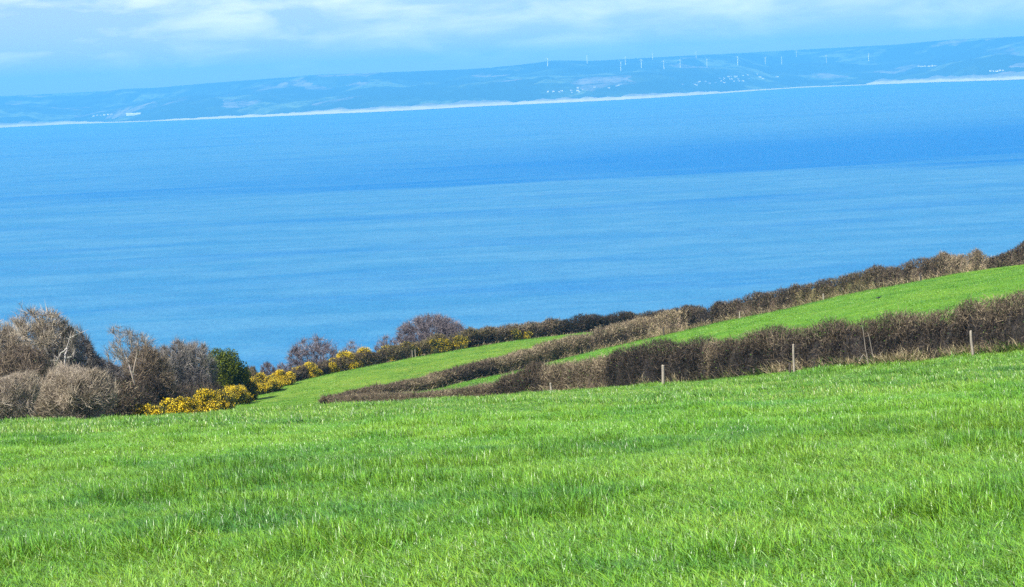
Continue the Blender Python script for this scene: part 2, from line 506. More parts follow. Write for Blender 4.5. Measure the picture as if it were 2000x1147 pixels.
def gz(x, y):
    """height of the land above the sea"""
    x = np.asarray(x, float); y = np.asarray(y, float)
    sh = x.shape; xf = x.ravel(); yf = y.ravel()
    out = np.empty(len(xf))
    for s in range(0, len(xf), 20000):
        q = np.stack([np.clip(xf[s:s + 20000], -130, 130), np.clip(yf[s:s + 20000], -20, 270)], -1) / _S
        k = _U(((q[:, None] - _P[None]) ** 2).sum(-1))
        out[s:s + 20000] = k @ _sol[:_n] + _sol[_n] + q @ _sol[_n + 1:]
    e = yf - np.interp(xf, EDGE_X, EDGE_Y)
    out -= 0.55 * np.log1p(np.exp(np.clip(e / 8.0, -30, 30))) * 8.0 * (e < 200) + np.where(e >= 200, 0.55 * e, 0)
    out += (fbm(xf / 5.0, yf / 5.0, 3, 3) - 0.5) * 0.30 * np.clip((yf + 10) / 40, 0.2, 1)
    return np.maximum(out + CAM_Z, -1.5).reshape(sh)

def ground_at(px, py, d):
    p = at(px, py, d)
    return np.array([p[0], p[1], float(gz(p[0], p[1]))])

def ground_seen(px, py, d0, d1):
    """the point of the land seen at a pixel, searched between two distances"""
    ds = np.linspace(d0, d1, 240)
    P = [ground_at(px, py, d) for d in ds]
    e = [abs(project(p)[1] - py) for p in P]
    return P[int(np.argmin(e))]

def hedge_y(hedge, xs):
    pts = np.array([at(*h)[:2] for h in hedge]); o = np.argsort(pts[:, 0])
    return np.interp(xs, pts[o, 0], pts[o, 1])

def grid_axis(parts):
    out = []
    for a, b, s in parts: out += list(np.arange(a, b, s))
    return np.array(out + [parts[-1][1]])
gx = grid_axis([(-400, -70, 12), (-70, 70, 1.0), (70, 400, 12)])
gy = grid_axis([(-40, 8, 4), (8, 120, 1.0), (120, 260, 1.6), (260, 700, 12)])
GX, GY = np.meshgrid(gx, gy)
GZ = gz(GX, GY)
nx, ny = len(gx), len(gy)
idx = np.arange(nx * ny).reshape(ny, nx)
quads = np.stack([idx[:-1, :-1], idx[:-1, 1:], idx[1:, 1:], idx[1:, :-1]], -1).reshape(-1, 4)
h3 = hedge_y(HEDGE3, GX); h1 = hedge_y(HEDGE1, GX)
edge3 = np.where(GX < -26, np.interp(GX, [-400, -60, -26], [60, 78, 165]), h3)
scrub = smooth((GY - edge3 + 1.0) / 3.0)
crest_pts = np.array([at(*c)[:2] for c in CREST])
crest_y = np.interp(GX, crest_pts[:, 0], crest_pts[:, 1])
meadow = 1 - smooth((GY - crest_y - 2) / 8.0)
meadow = np.where(GX > 22, 1 - smooth((GY - 86) / 6.0), meadow)
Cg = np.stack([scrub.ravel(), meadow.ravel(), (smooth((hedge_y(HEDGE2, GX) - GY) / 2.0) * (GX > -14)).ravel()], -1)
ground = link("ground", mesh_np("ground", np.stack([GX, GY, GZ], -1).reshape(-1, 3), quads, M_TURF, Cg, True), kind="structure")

# ------------------------------------------------------------------ sea
V = np.array([(-16000, 250, 0), (16000, 250, 0), (16000, 24500, 0), (-16000, 24500, 0)], float)
sea = link("sea", mesh_np("sea", V, np.array([[0, 1, 2, 3]]), M_SEA), kind="structure")

# ------------------------------------------------------------------ the far shore
SHORE = np.array([(-500, 275), (0, 250), (130, 243), (280, 238), (500, 229), (760, 218), (980, 206), (1100, 201), (1200, 196), (1300, 190), (1400, 183), (1550, 172), (1700, 166), (1800, 162), (2000, 156), (2500, 131)], float)
RIDGE = np.array([(-500, 218), (0, 190), (200, 180), (300, 174), (400, 165), (520, 156), (640, 148), (760, 143), (900, 138), (1000, 132), (1080, 120), (1160, 121), (1300, 113), (1400, 108), (1600, 97), (1750, 89), (1850, 80), (2000, 73), (2500, 48)], float)
def shore_dist(px):
    d = ray(px, np.interp(px, SHORE[:, 0], SHORE[:, 1]))
    return float(np.clip(-CAM_Z / (d[2] / d[1]), 13500, 20500)) if d[2] < 0 else 20500.0
far_px = np.linspace(-480, 2480, 420)
far_sd = np.array([shore_dist(p) for p in far_px])
ker = np.ones(15) / 15
far_sd = np.convolve(np.pad(far_sd, 7, mode='edge'), ker, mode='valid')
far_t = np.concatenate([[0, 0.01, 0.03], np.linspace(0.06, 1.0, 44), [1.1, 1.25]])
FAR_DEPTH = 4200.0
far_az = np.array([ray(p, np.interp(p, RIDGE[:, 0], RIDGE[:, 1]))[0] / ray(p, np.interp(p, RIDGE[:, 0], RIDGE[:, 1]))[1] for p in far_px])
far_top = np.array([CAM_Z + (lambda d: d[2] / d[1])(ray(p, np.interp(p, RIDGE[:, 0], RIDGE[:, 1]))) for p in far_px])
far_slope = far_top - CAM_Z
FY = far_sd[None, :] + 350 + far_t[:, None] * FAR_DEPTH
FX = far_az[None, :] * FY
HR = CAM_Z + far_slope * (far_sd + 350 + FAR_DEPTH)         # ridge height
t2 = np.broadcast_to(far_t[:, None], FY.shape)
prof = 0.52 * smooth(t2 / 0.42) + 0.48 * smooth((t2 - 0.48) / 0.50)
prof = np.where(t2 > 1.0, 1.0 - (t2 - 1.0) * 1.2, prof)
nz_ = fbm(FX / 900, FY / 1300, 21, 6) - 0.5
amp = smooth(t2 / 0.12) * (1 - smooth((t2 - 0.72) / 0.26))
FZ = HR[None, :] * prof + nz_ * 230 * amp
FZ = np.maximum(FZ + 8 * smooth(t2 / 0.02), -0.5)
idx = np.arange(FY.size).reshape(FY.shape)
quads = np.stack([idx[:-1, :-1], idx[:-1, 1:], idx[1:, 1:], idx[1:, :-1]], -1).reshape(-1, 4)
hills = link("far_hills", mesh_np("far_hills", np.stack([FX, FY, FZ], -1).reshape(-1, 3), quads, M_HILL, None, True), kind="structure")

def far_point(px, py):
    """the nearest point of the far hills seen at this pixel"""
    i = int(np.argmin(np.abs(far_px - px)))
    best = None
    for j in range(len(far_t) - 2):
        for s in np.linspace(0, 1, 8, endpoint=False):
            p = np.array([FX[j, i] * (1 - s) + FX[j + 1, i] * s, FY[j, i] * (1 - s) + FY[j + 1, i] * s, FZ[j, i] * (1 - s) + FZ[j + 1, i] * s])
            if project(p)[1] <= py:
                d = ray(px, py); p[0] = d[0] / d[1] * p[1]
                return p
            best = p
    return best

# sandy shore: dunes from the tide line up, made taller to stand in for mist
def beach(pxs, heights, depth):
    xs = np.linspace(pxs[0], pxs[-1], 260)
    hh = np.interp(xs, pxs, heights)
    hh = hh * (0.45 + 0.95 * fbm(xs / 22, xs * 0, 5, 5))
    rows = []
    for t, z in ((0, 0.05), (0.25, 0.10), (0.6, 0.55), (0.85, 1.0), (1.15, 0.9), (1.5, 0.3)):
        sd = np.interp(xs, far_px, far_sd); az = np.interp(xs, far_px, far_az)
        y = sd - 60 + t * depth
        rows.append(np.stack([az * y, y, np.maximum(hh * z, 0.4)], -1))
    R = np.array(rows); idx = np.arange(R.shape[0] * R.shape[1]).reshape(R.shape[:2])
    q = np.stack([idx[:-1, :-1], idx[:-1, 1:], idx[1:, 1:], idx[1:, :-1]], -1).reshape(-1, 4)
    return mesh_np("beach", R.reshape(-1, 3), q, M_SAND, None, True)
link("beach", beach([-300, 0, 110, 200, 285], [36, 44, 30, 7, 5], 320), kind="structure")  # pale strip raised here in place of the misty patch at left
link("beach", beach([270, 330, 520, 650, 800, 900, 980, 1010], [2, 10, 20, 34, 40, 40, 34, 4], 320), kind="structure")
link("beach", beach([985, 1040, 1090, 1180, 1260, 1330, 1420, 1500, 1600, 1690], [6, 30, 34, 32, 34, 26, 10, 7, 6, 4], 320), kind="structure")
link("beach", beach([1690, 1720, 1800, 2000, 2400], [12, 40, 46, 50, 50], 320), kind="structure")

# ------------------------------------------------------------------ haze over the bay
def make_haze():
    x0, x1, y0, y1, z0, z1 = -17500, 17500, -900, 24700, -3.0, 560
    V = np.array([(x, y, z) for z in (z0, z1) for y in (y0, y1) for x in (x0, x1)], float)
    Q = np.array([(0, 2, 3, 1), (4, 5, 7, 6), (0, 1, 5, 4), (2, 6, 7, 3), (0, 4, 6, 2), (1, 3, 7, 5)])
    mt, nt, out = new_mat("sea_haze")
    v = nt.nodes.new("ShaderNodeVolumePrincipled")
    v.inputs["Color"].default_value = HAZE_COLOR
    v.inputs["Density"].default_value = HAZE_DENSITY
    v.inputs["Anisotropy"].default_value = 0.0
    nt.links.new(v.outputs[0], out.inputs["Volume"])
    return link("haze", mesh_np("haze", V, Q, mt), kind="stuff")
make_haze()

# ------------------------------------------------------------------ wind turbines on the far ridge
def turbine_meshes():
    s = Soup(); z = np.linspace(0, 78, 6)
    s.tube(np.stack([z * 0, z * 0, z], -1), np.linspace(4.2, 2.6, 6), 10, (1, 1, 1))
    tower = mesh_np("tower", np.concatenate(s.V), np.concatenate(s.T), M_TURB, None, True)
    s = Soup(); y = np.array([-7, -6, 4, 6.0])
    s.tube(np.stack([y * 0, y, y * 0 + 80], -1), np.array([1.0, 2.3, 2.5, 1.2]), 8, (1, 1, 1))
    nac = mesh_np("nacelle", np.concatenate(s.V), np.concatenate(s.T), M_TURB, None, True)
    s = Soup(); r = np.array([0, 2, 8, 20, 34, 44.0]); ch = np.array([1.0, 1.2, 3.0, 2.3, 1.4, 0.3])
    V = []
    for a, c in zip(r, ch): V += [(-c * .35, -.35, a), (c * .65, 0, a), (0, .35, a)]
    T = []
    for k in range(len(r) - 1):
        for j in range(3):
            a = 3 * k + j; b = 3 * k + (j + 1) % 3
            T += [(a, b, b + 3), (a, b + 3, a + 3)]
    blade = mesh_np("blade", np.array(V), np.array(T), M_TURB)
    return tower, nac, blade
TOWER, NACELLE, BLADE = turbine_meshes()
TURB = [(1070, 130, "faintest turbine, leftmost on the far ridge"), (1147, 124, "white turbine on the bare skyline, second from the left"),
        (1213, 138, "white turbine lowest on the slope, left of the middle group"), (1222, 127, "tall pale turbine breaking the skyline right above the lowest turbine"),
        (1253, 133, "faint turbine on the slope just left of a skyline turbine"), (1275, 117, "white turbine standing alone on the skyline above the slope turbines"),
        (1297, 135, "bright white turbine halfway down the slope above the village edge"), (1329, 133, "faint turbine on the slope left of the far skyline turbine"),
        (1360, 114, "thin turbine on the skyline just left of a bright slope turbine"), (1381, 131, "bright white turbine in mid slope above the houses' left end"),
        (1441, 127, "lone bright white turbine on the slope above the village"), (1495, 127, "white turbine left one of a close pair right of the village"),
        (1527, 126, "white turbine right one of a close pair right of the village"), (1556, 111, "faint turbine on the skyline right of the close pair"),
        (1614, 123, "white turbine second from the right end of the row"), (1697, 120, "rightmost white turbine of the row on the far ridge")]
for k, (px, py, lab) in enumerate(TURB):
    p = far_point(px, py)
    t = thing("wind_turbine", lab, "wind turbine", p - np.array([0, 0, 1.0]), "wind turbines on the far ridge")
    sc = 0.92 if py > 118 else 0.8
    t.scale = (sc, sc, sc)
    t.rotation_euler.z = math.radians(25)
    link("tower", TOWER, t); link("nacelle", NACELLE, t)
    a0 = RNG.uniform(0, 2.0)
    for j in range(3):
        b = link("blade", BLADE, t)
        b.location = (0, -7.0, 80); b.rotation_euler = (0, a0 + j * 2 * math.pi / 3, 0)

# ------------------------------------------------------------------ houses on the far shore
def house_mesh(w, d, h, r):
    V = [(-w, -d, -4), (w, -d, -4), (w, d, -4), (-w, d, -4), (-w, -d, h), (w, -d, h), (w, d, h), (-w, d, h), (-w, 0, h + r), (w, 0, h + r)]
    e = 0.6
    V += [(-w - e, -d - e, h - .3), (w + e, -d - e, h - .3), (w + e, 0, h + r + .3), (-w - e, 0, h + r + .3), (w + e, d + e, h - .3), (-w - e, d + e, h - .3)]
    me = bpy.data.meshes.new("house")
    F = [(0, 1, 5, 4), (1, 2, 6, 5), (2, 3, 7, 6), (3, 0, 4, 7), (4, 7, 8), (5, 9, 6), (10, 11, 12, 13), (13, 12, 14, 15)]
    F = [f for f in F]
    me.from_pydata(V, [], F); me.materials.append(M_WALL); me.materials.append(M_ROOF)
    for i, p in enumerate(me.polygons): p.material_index = 1 if i >= 6 else 0
    me.update()
    return me
HOUSES = [house_mesh(10, 5, 6.5, 3.2), house_mesh(14, 6, 7.5, 3.0), house_mesh(8, 5, 9, 3.5)]
def houses(pts, label, group, seed):
    rng = np.random.default_rng(seed)
    for px, py in pts:
        p = far_point(px, py)
        o = link("house", HOUSES[rng.integers(3)], label=label, category="house", group=group)
        o.location = p; o.rotation_euler.z = rng.uniform(-0.5, 0.5); o.scale = [rng.uniform(.55, 1.0)] * 3
ORD = ["first", "second", "third", "fourth", "fifth", "sixth", "seventh", "eighth", "ninth", "tenth", "eleventh", "twelfth", "thirteenth", "fourteenth", "fifteenth", "sixteenth"]
hr = np.random.default_rng(5)
def house_row(xs, yf, where, group, seed):
    for k, x in enumerate(sorted(xs)):
        houses([(x, yf(x))], ORD[k] + " white house from the left in the " + where, group, seed + k)
for tier, dy, n, w_ in (("lowest tier of the far village", 0.5, 15, 55), ("middle tier of the far village", -3.5, 15, 48), ("top tier of the far village", -8.0, 12, 38)):
    house_row(hr.normal(1428, w_, n), lambda x: 167.5 - (x - 1350) * 0.10 + dy + hr.normal(0, 1.1), tier, "houses of the village below the turbines", 100 + n)
house_row(hr.uniform(1070, 1215, 16), lambda x: 181 - (x - 1080) * 0.095 + hr.normal(0, 2.2), "scattered row above the middle beach", "houses left of the far village", 3)
house_row([1794 + 4.4 * k + hr.normal(0, 1) for k in range(9)], lambda x: 131 - 0.07 * (x - 1794) + hr.normal(0, .6), "short row high on the right far hillside", "houses on the right far hillside", 4)
house_row([183 + 7 * k for k in range(6)], lambda x: 227 - 0.1 * (x - 183), "row beside the long white block at left", "small buildings on the left far shore", 6)
house_row([1935 + 6 * k for k in range(5)], lambda x: 140 - 0.05 * (x - 1935), "row just above the right hand dunes", "houses above the right hand dunes", 7)
p = far_point(261, 225)
o = link("building", house_mesh(62, 14, 13, 5), label="long bright white building on the far shore at left", category="building")
o.data.materials[1] = M_WALL
o.location = p

# ------------------------------------------------------------------ hedges
DARK = [(0.018, 0.014, 0.010), (0.036, 0.026, 0.018), (0.115, 0.085, 0.055), (0.015, 0.015, 0.008)]
BROWN = [(0.078, 0.056, 0.034), (0.15, 0.11, 0.065), (0.034, 0.025, 0.016), (0.25, 0.20, 0.12)]
TAN = [(0.26, 0.20, 0.12), (0.17, 0.125, 0.08), (0.33, 0.265, 0.16), (0.09, 0.065, 0.045)]
OLIVE = [(0.12, 0.105, 0.04), (0.20, 0.155, 0.075), (0.065, 0.06, 0.03), (0.10, 0.072, 0.05)]
STRAW = [(0.42, 0.34, 0.19), (0.33, 0.26, 0.14), (0.50, 0.42, 0.26), (0.22, 0.19, 0.08)]
MIXG = [(0.05, 0.10, 0.016), (0.075, 0.14, 0.02), (0.12, 0.15, 0.03), (0.035, 0.07, 0.015)]

DARK, BROWN, TAN = ([(r * .97, g, b * 1.0) for r, g, b in P_] for P_ in (DARK, BROWN, TAN))

def path_of(hedge, n=400):
    P = np.array([at(*h)[:2] for h in hedge])
    px = np.array([h[0] for h in hedge], float)
    o = np.argsort(px); P = P[o]; px = px[o]
    s = np.linspace(px[0], px[-1], n)
    X = np.stack([np.interp(s, px, P[:, 0]), np.interp(s, px, P[:, 1])], -1)
    for _ in range(20): X[1:-1] = (X[:-2] + X[2:] + 2 * X[1:-1]) / 4
    return s, X

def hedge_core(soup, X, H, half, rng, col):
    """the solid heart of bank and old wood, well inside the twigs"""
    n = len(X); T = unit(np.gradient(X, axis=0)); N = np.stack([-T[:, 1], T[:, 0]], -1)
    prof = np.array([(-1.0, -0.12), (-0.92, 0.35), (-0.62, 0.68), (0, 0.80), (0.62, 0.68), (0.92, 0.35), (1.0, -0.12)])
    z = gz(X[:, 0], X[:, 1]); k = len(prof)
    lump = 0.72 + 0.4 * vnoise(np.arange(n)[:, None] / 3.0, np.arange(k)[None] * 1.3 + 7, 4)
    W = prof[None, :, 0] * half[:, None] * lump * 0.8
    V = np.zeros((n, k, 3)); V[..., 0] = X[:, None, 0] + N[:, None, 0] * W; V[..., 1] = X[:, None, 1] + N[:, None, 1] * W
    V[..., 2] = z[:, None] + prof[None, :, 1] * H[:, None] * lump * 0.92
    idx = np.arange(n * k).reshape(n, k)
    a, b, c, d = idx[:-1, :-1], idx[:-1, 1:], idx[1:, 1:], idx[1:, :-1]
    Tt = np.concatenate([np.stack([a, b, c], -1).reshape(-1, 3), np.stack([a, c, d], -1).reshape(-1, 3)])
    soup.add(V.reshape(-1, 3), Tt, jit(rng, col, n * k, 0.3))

def shrub_section(parent, X, H, half, cols, wts, per_m, rng, name="shrub", top_cols=None, twig=(0.10, 0.34), width=(0.011, 0.023), upright=0.5, label=None, leaf=0.0):
    """one stretch of hedge: a solid heart and a skin of thousands of twigs"""
    seg = np.linalg.norm(np.diff(X, axis=0), axis=1); Ls = np.concatenate([[0], np.cumsum(seg)]); L_ = Ls[-1]
    s = Soup(); core = Soup()
    org = np.array([X[len(X) // 2, 0], X[len(X) // 2, 1], 0.0]); org[2] = float(gz(org[0], org[1]))
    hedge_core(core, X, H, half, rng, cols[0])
    n = int(per_m * L_ * 2.1)
    u = rng.uniform(0, L_, n)
    # clumps: shoots gather round hidden stools
    cl = rng.uniform(0, L_, max(3, int(L_ * 1.6)))
    near = cl[np.argmin(np.abs(u[:, None] - cl[None]), 1)] if n * len(cl) < 4e7 else u
    u = np.where(rng.random(n) < 0.45, np.clip(near + rng.normal(0, 0.18, n), 0, L_), u)
    cx = np.interp(u, Ls, X[:, 0]); cy = np.interp(u, Ls, X[:, 1]); hh = np.interp(u, Ls, H); hw = np.interp(u, Ls, half)
    tx = np.interp(u, Ls, np.gradient(X[:, 0])); ty = np.interp(u, Ls, np.gradient(X[:, 1]))
    T2 = unit(np.stack([tx, ty], -1)); N2 = np.stack([-T2[:, 1], T2[:, 0]], -1)
    th = rng.uniform(-0.12, np.pi + 0.12, n)
    lum = 0.74 + 0.44 * fbm(u * 0.8, th * 1.5, 8, 3)
    rad = np.sqrt(rng.uniform(0.30, 1.0, n)) * lum
    lat = np.sign(np.cos(th)) * np.abs(np.cos(th)) ** 0.75 * rad
    ver = np.sign(np.sin(th)) * np.abs(np.sin(th)) ** 0.75 * rad
    bx = cx + N2[:, 0] * lat * hw; by = cy + N2[:, 1] * lat * hw
    zc = gz(bx, by)
    P0 = np.stack([bx, by, zc + np.maximum(ver, 0.0) * hh], -1)
    out = np.stack([N2[:, 0] * lat, N2[:, 1] * lat, ver * 1.0 + upright], -1)
    d = unit(unit(out) + 0.75 * rng.normal(size=(n, 3)))
    ln = rng.uniform(*twig, n)
    hi = (ver > 0.72) & (rng.random(n) < 0.07)
    d[hi] = unit(d[hi] * 0.5 + np.array([0, 0, 1.0])); ln[hi] *= 1.25
    C = pick(rng, cols, wts, n)
    if top_cols is not None:
        m = (ver > 0.55) & (rng.random(n) < 0.55)
        C[m] = pick(rng, top_cols, [1] * len(top_cols), int(m.sum()))
    C = C * (0.55 + 0.95 * fbm(u * 0.55 + 3.1, th * 0.9, 9, 3))[:, None]      # patches of older and younger wood
    mid = P0 + d * (ln * 0.55)[:, None]
    d2 = unit(d + 0.5 * rng.normal(size=(n, 3)))
    w = rng.uniform(*width, n)
    s.strips(P0 - d * 0.1, mid, w, w * 0.7, C, rng)
    s.spikes(mid, mid + d2 * (ln * 0.6)[:, None], w * 0.8, C, rng)
    if leaf > 0:
        k = rng.random(n) < leaf
        s.leaves(mid[k], rng.uniform(0.05, 0.11, k.sum()), pick(rng, MIXG, [1, 1, 1, 2], k.sum()), rng)
    sh = thing_part(parent, name, core, M_TWIG, org, label)
    s.build("twigs", M_TWIG, sh, "stuff", origin=org)
    return sh

def thing_part(parent, name, soup, mat, org, label=None):
    o = soup.build(name, mat, parent, origin=org, smooth_shade=True)
    o.location = org - np.array(parent.location)
    if label: o["label"] = label
    return o

def tufts(parent, pts, rng, h, n_blades, cols, spread=0.22, name="dry_grass", width=(0.012, 0.028), lean=0.45, mat=None):
    """tussocks of long stalks at the foot or along the top of a hedge"""
    s = Soup()
    for p in pts:
        n = int(n_blades * rng.uniform(0.6, 1.4)); hh = h * rng.uniform(0.6, 1.3)
        a = rng.normal(0, spread, (n, 2))
        P0 = np.stack([p[0] + a[:, 0], p[1] + a[:, 1], np.full(n, p[2])], -1)
        d = unit(np.stack([a[:, 0] * 1.5 + rng.normal(0, lean, n), a[:, 1] * 1.5 + rng.normal(0, lean, n), np.ones(n)], -1))
        ln = hh * rng.uniform(0.5, 1.1, n); mid = P0 + d * (ln * .6)[:, None]
        d2 = unit(d + np.stack([rng.normal(0, .4, n), rng.normal(0, .4, n), rng.uniform(-.6, .1, n)], -1))
        w = rng.uniform(*width, n); C = pick(rng, cols, [1] * len(cols), n)
        s.strips(P0, mid, w, w * .8, C, rng); s.spikes(mid, mid + d2 * (ln * .45)[:, None], w * .8, C, rng)
    org = np.array(parent.location)
    return s.build(name, mat or M_DRY, parent, "stuff", origin=org)

def sub(s, X, a, b, n=None):
    k = (s >= a - 8) & (s <= b + 8)
    return s[k], X[k]

# --- the near hedge along the meadow
s1, X1 = path_of(HEDGE1, 700)
base1 = ground_at(1400, 736, 97)
hedge1 = thing("hedge", "tall dark bare hedge along the top right edge of the near meadow", "hedge", base1)
H1PX = [640, 760, 900, 985, 1000, 1050, 1080, 1200, 1212, 1240, 1300, 1395, 1410, 1425, 1500, 1600, 1700, 1800, 1900, 2000, 2140]
H1H = [0.5, 0.55, 0.65, 0.85, 1.4, 1.8, 1.7, 1.85, 2.05, 2.5, 2.4, 2.25, 2.0, 2.2, 2.35, 2.3, 2.4, 2.45, 2.6, 2.75, 2.9]
secs = [(640, 985, BROWN, [3, 2, 3, 1], BROWN[:2] + TAN[:1], 0.7, "low brown bramble tail of the hedge"),
        (985, 1078, DARK, [3, 3, 2, 1], BROWN[:2], 1.0, None),
        (1076, 1212, BROWN, [2, 3, 2, 2], TAN[:3], 1.0, "greyish tan stretch of the hedge"),
        (1210, 1398, DARK, [3, 3, 1, 2], DARK[1:3], 1.25, "dark rounded stretch of the hedge"),
        (1398, 1420, BROWN, [2, 3, 1, 3], TAN[:2], 1.0, "pale yellowish bramble filling a gap"),
        (1420, 1532, DARK, [3, 3, 1, 2], BROWN[:2], 1.3, None),
        (1528, 1644, DARK, [2, 3, 3, 1], BROWN[:4], 1.2, None),
        (1640, 1762, DARK, [3, 3, 2, 1], BROWN[:2], 1.3, None),
        (1758, 1885, DARK, [2, 3, 3, 1], TAN[:2] + BROWN[:2], 1.3, None),
        (1882, 2500, DARK, [2, 3, 3, 1], BROWN[:2] + TAN[:1], 1.35, None)]
for k, (a, b, cols, wts, top, half, lab) in enumerate(secs):
    rng = np.random.default_rng(100 + k)
    ss, XX = sub(s1, X1, a, b)
    off = -0.25
    H = np.interp(ss, H1PX, H1H)
    q = np.linspace(0, 1, len(ss)); endcap = np.clip(np.minimum(q, 1 - q) * (len(ss) / 9.0), 0, 1) ** 0.5
    H = H * (0.80 + 0.20 * endcap) * (0.93 + 0.14 * fbm(ss / 30, ss * 0, 3, 2))
    XX = XX + np.array([0, 0.9])
    shrub_section(hedge1, XX, H, np.full(len(ss), half) * (0.8 + 0.2 * endcap), cols, wts, 1150 if a > 980 else 750, rng, top_cols=top, label=lab, leaf=0.03)
rng = np.random.default_rng(7)
pts = []
for px in list(np.concatenate([rng.normal(1530, 14, 7), rng.normal(1575, 12, 4), rng.normal(1650, 20, 6), rng.normal(1745, 16, 8), rng.normal(1775, 10, 4), rng.normal(1880, 8, 4), rng.uniform(1000, 1500, 14), rng.uniform(1600, 2080, 22), rng.normal(1955, 18, 6)])):
    h = np.interp(px, s1, X1[:, 0]), np.interp(px, s1, X1[:, 1]) - rng.uniform(0.1, 0.6)
    pts.append((h[0], h[1], float(gz(*h))))
tufts(hedge1, pts, rng, 0.75, 60, STRAW, 0.24)
pts = []
for px in np.concatenate([rng.normal(1490, 14, 6), rng.uniform(1180, 2100, 40), rng.normal(1960, 30, 14)]):
    h = np.interp(px, s1, X1[:, 0]), np.interp(px, s1, X1[:, 1]) - rng.uniform(0.1, 0.6)
    pts.append((h[0], h[1], float(gz(*h))))
tufts(hedge1, pts, rng, 0.55, 55, MIXG, 0.3, name="green_herbs", mat=M_LEAF, width=(0.02, 0.045))
# pale dead grass that shows along the hedge's crown
pts = []
for px in np.concatenate([rng.uniform(1080, 1560, 60), rng.uniform(1740, 2100, 50), rng.uniform(700, 1080, 40)]):
    i = np.interp(px, s1, X1[:, 0]), np.interp(px, s1, X1[:, 1]) + rng.uniform(0.9, 2.1)
    pts.append((i[0], i[1], float(gz(*i)) + np.interp(px, H1PX, H1H) * rng.uniform(0.55, 0.85)))
tufts(hedge1, pts, rng, 0.55, 22, TAN[:3] + STRAW[:2], 0.3, name="dry_stalks")

# --- the middle hedge, on its low bank
s2, X2 = path_of(HEDGE2, 700)
hedge2 = thing("hedge", "low brown mixed hedge between the two upper green fields", "hedge", ground_at(1250, 664, 181))
H2PX = [640, 700, 800, 870, 930, 1000, 1130, 1250, 1400, 1600, 1800, 1915, 1936]
H2H = [0.5, 0.75, 1.0, 1.15, 1.45, 1.7, 1.9, 2.2, 1.95, 1.95, 2.0, 2.0, 1.0]
secs = [(640, 790, BROWN, [3, 2, 2, 1], BROWN[:2], 1.0), (786, 865, OLIVE, [2, 3, 2, 2], TAN[:2], 1.1), (860, 955, DARK, [2, 3, 3, 1], BROWN[:2], 1.1),
        (950, 1120, OLIVE, [1, 3, 1, 3], TAN[:3], 1.2), (1116, 1240, BROWN, [3, 3, 1, 3], TAN[:3], 1.2), (1236, 1345, TAN, [2, 3, 1, 2], STRAW[:2] + TAN[:2], 1.3),
        (1340, 1412, DARK, [2, 3, 3, 1], BROWN[:3], 1.2), (1408, 1560, BROWN, [3, 2, 3, 1], BROWN[:3], 1.2), (1556, 1720, OLIVE, [1, 2, 3, 3], BROWN[:3], 1.2),
        (1716, 1852, BROWN, [3, 2, 3, 1], BROWN[:2], 1.2), (1848, 1936, TAN, [2, 3, 1, 2], TAN[:3], 1.2)]
for k, (a, b, cols, wts, top, half) in enumerate(secs):
    rng = np.random.default_rng(200 + k)
    ss, XX = sub(s2, X2, a, b)
    H = np.interp(ss, H2PX, H2H) * (0.82 + 0.36 * fbm(ss / 22, ss * 0, 13, 3))
    XX = XX + np.array([0, 1.0])
    shrub_section(hedge2, XX, H, np.full(len(ss), half), cols, wts, 700, rng, top_cols=top, width=(0.02, 0.042), leaf=0.05)
rng = np.random.default_rng(17); pts = []
for px in rng.uniform(660, 1915, 210):
    h = np.interp(px, s2, X2[:, 0]), np.interp(px, s2, X2[:, 1]) - rng.uniform(-0.2, 0.6)
    pts.append((h[0], h[1], float(gz(*h))))
tufts(hedge2, pts, rng, 0.8, 26, STRAW + TAN[:2], 0.4, width=(0.025, 0.05))

# --- the hedge past the gap at the right edge
hedge4 = thing("hedge", "short end of brown hedge past the gap, at the right edge of the upper field", "hedge", ground_at(1985, 520, 165.5))
rng = np.random.default_rng(300)
ss, XX = sub(s2, X2, 1946, 2500)
shrub_section(hedge4, XX + np.array([0, 1.0]), np.full(len(ss), 2.05) * np.clip(np.linspace(.35, 6, len(ss)), 0, 1) * (0.85 + 0.3 * fbm(ss / 25, ss * 0, 23, 3)), np.full(len(ss), 1.2), BROWN, [3, 2, 3, 1], 700, rng, top_cols=DARK[:3], width=(0.02, 0.042), leaf=0.05)

# --- the far hedge below the sea, with gorse in it
s3, X3 = path_of(HEDGE3, 700)
hedge3 = thing("hedge", "far dark hedge with gorse in it, running along the edge of the sea view", "hedge", ground_at(920, 675, 212))
H3PX = [265, 420, 560, 640, 760, 900, 1000, 1130, 1380]
H3H = [0.6, 0.8, 1.3, 1.7, 2.0, 2.1, 2.05, 2.3, 2.3]
secs = [(265, 480, DARK, [2, 3, 3, 2], BROWN[:2]), (476, 640, DARK, [2, 3, 3, 2], BROWN[:2]), (636, 760, OLIVE, [2, 1, 3, 3], BROWN[:3]), (756, 860, OLIVE, [3, 1, 3, 2], OLIVE[:2]),
        (856, 960, DARK, [2, 3, 3, 2], OLIVE[:2]), (956, 1090, BROWN, [3, 2, 3, 1], TAN[:2]), (1086, 1230, DARK, [3, 3, 2, 3], BROWN[:1] + DARK[:2]), (1226, 1380, DARK, [3, 3, 2, 2], BROWN[:2])]
for k, (a, b, cols, wts, top) in enumerate(secs):
    rng = np.random.default_rng(400 + k)
    ss, XX = sub(s3, X3, a, b)
    H = np.interp(ss, H3PX, H3H) * (0.85 + 0.3 * fbm(ss / 22, ss * 0, 33, 3))
    shrub_section(hedge3, XX + np.array([-0.3, 1.0]), H, np.full(len(ss), 1.1), cols, wts, 650, rng, top_cols=top, width=(0.025, 0.048), leaf=0.12)
rng = np.random.default_rng(27); pts = []
for px in rng.uniform(430, 1140, 120):
    h = np.interp(px, s3, X3[:, 0]), np.interp(px, s3, X3[:, 1]) - rng.uniform(-0.2, 0.5)
    pts.append((h[0], h[1], float(gz(*h))))
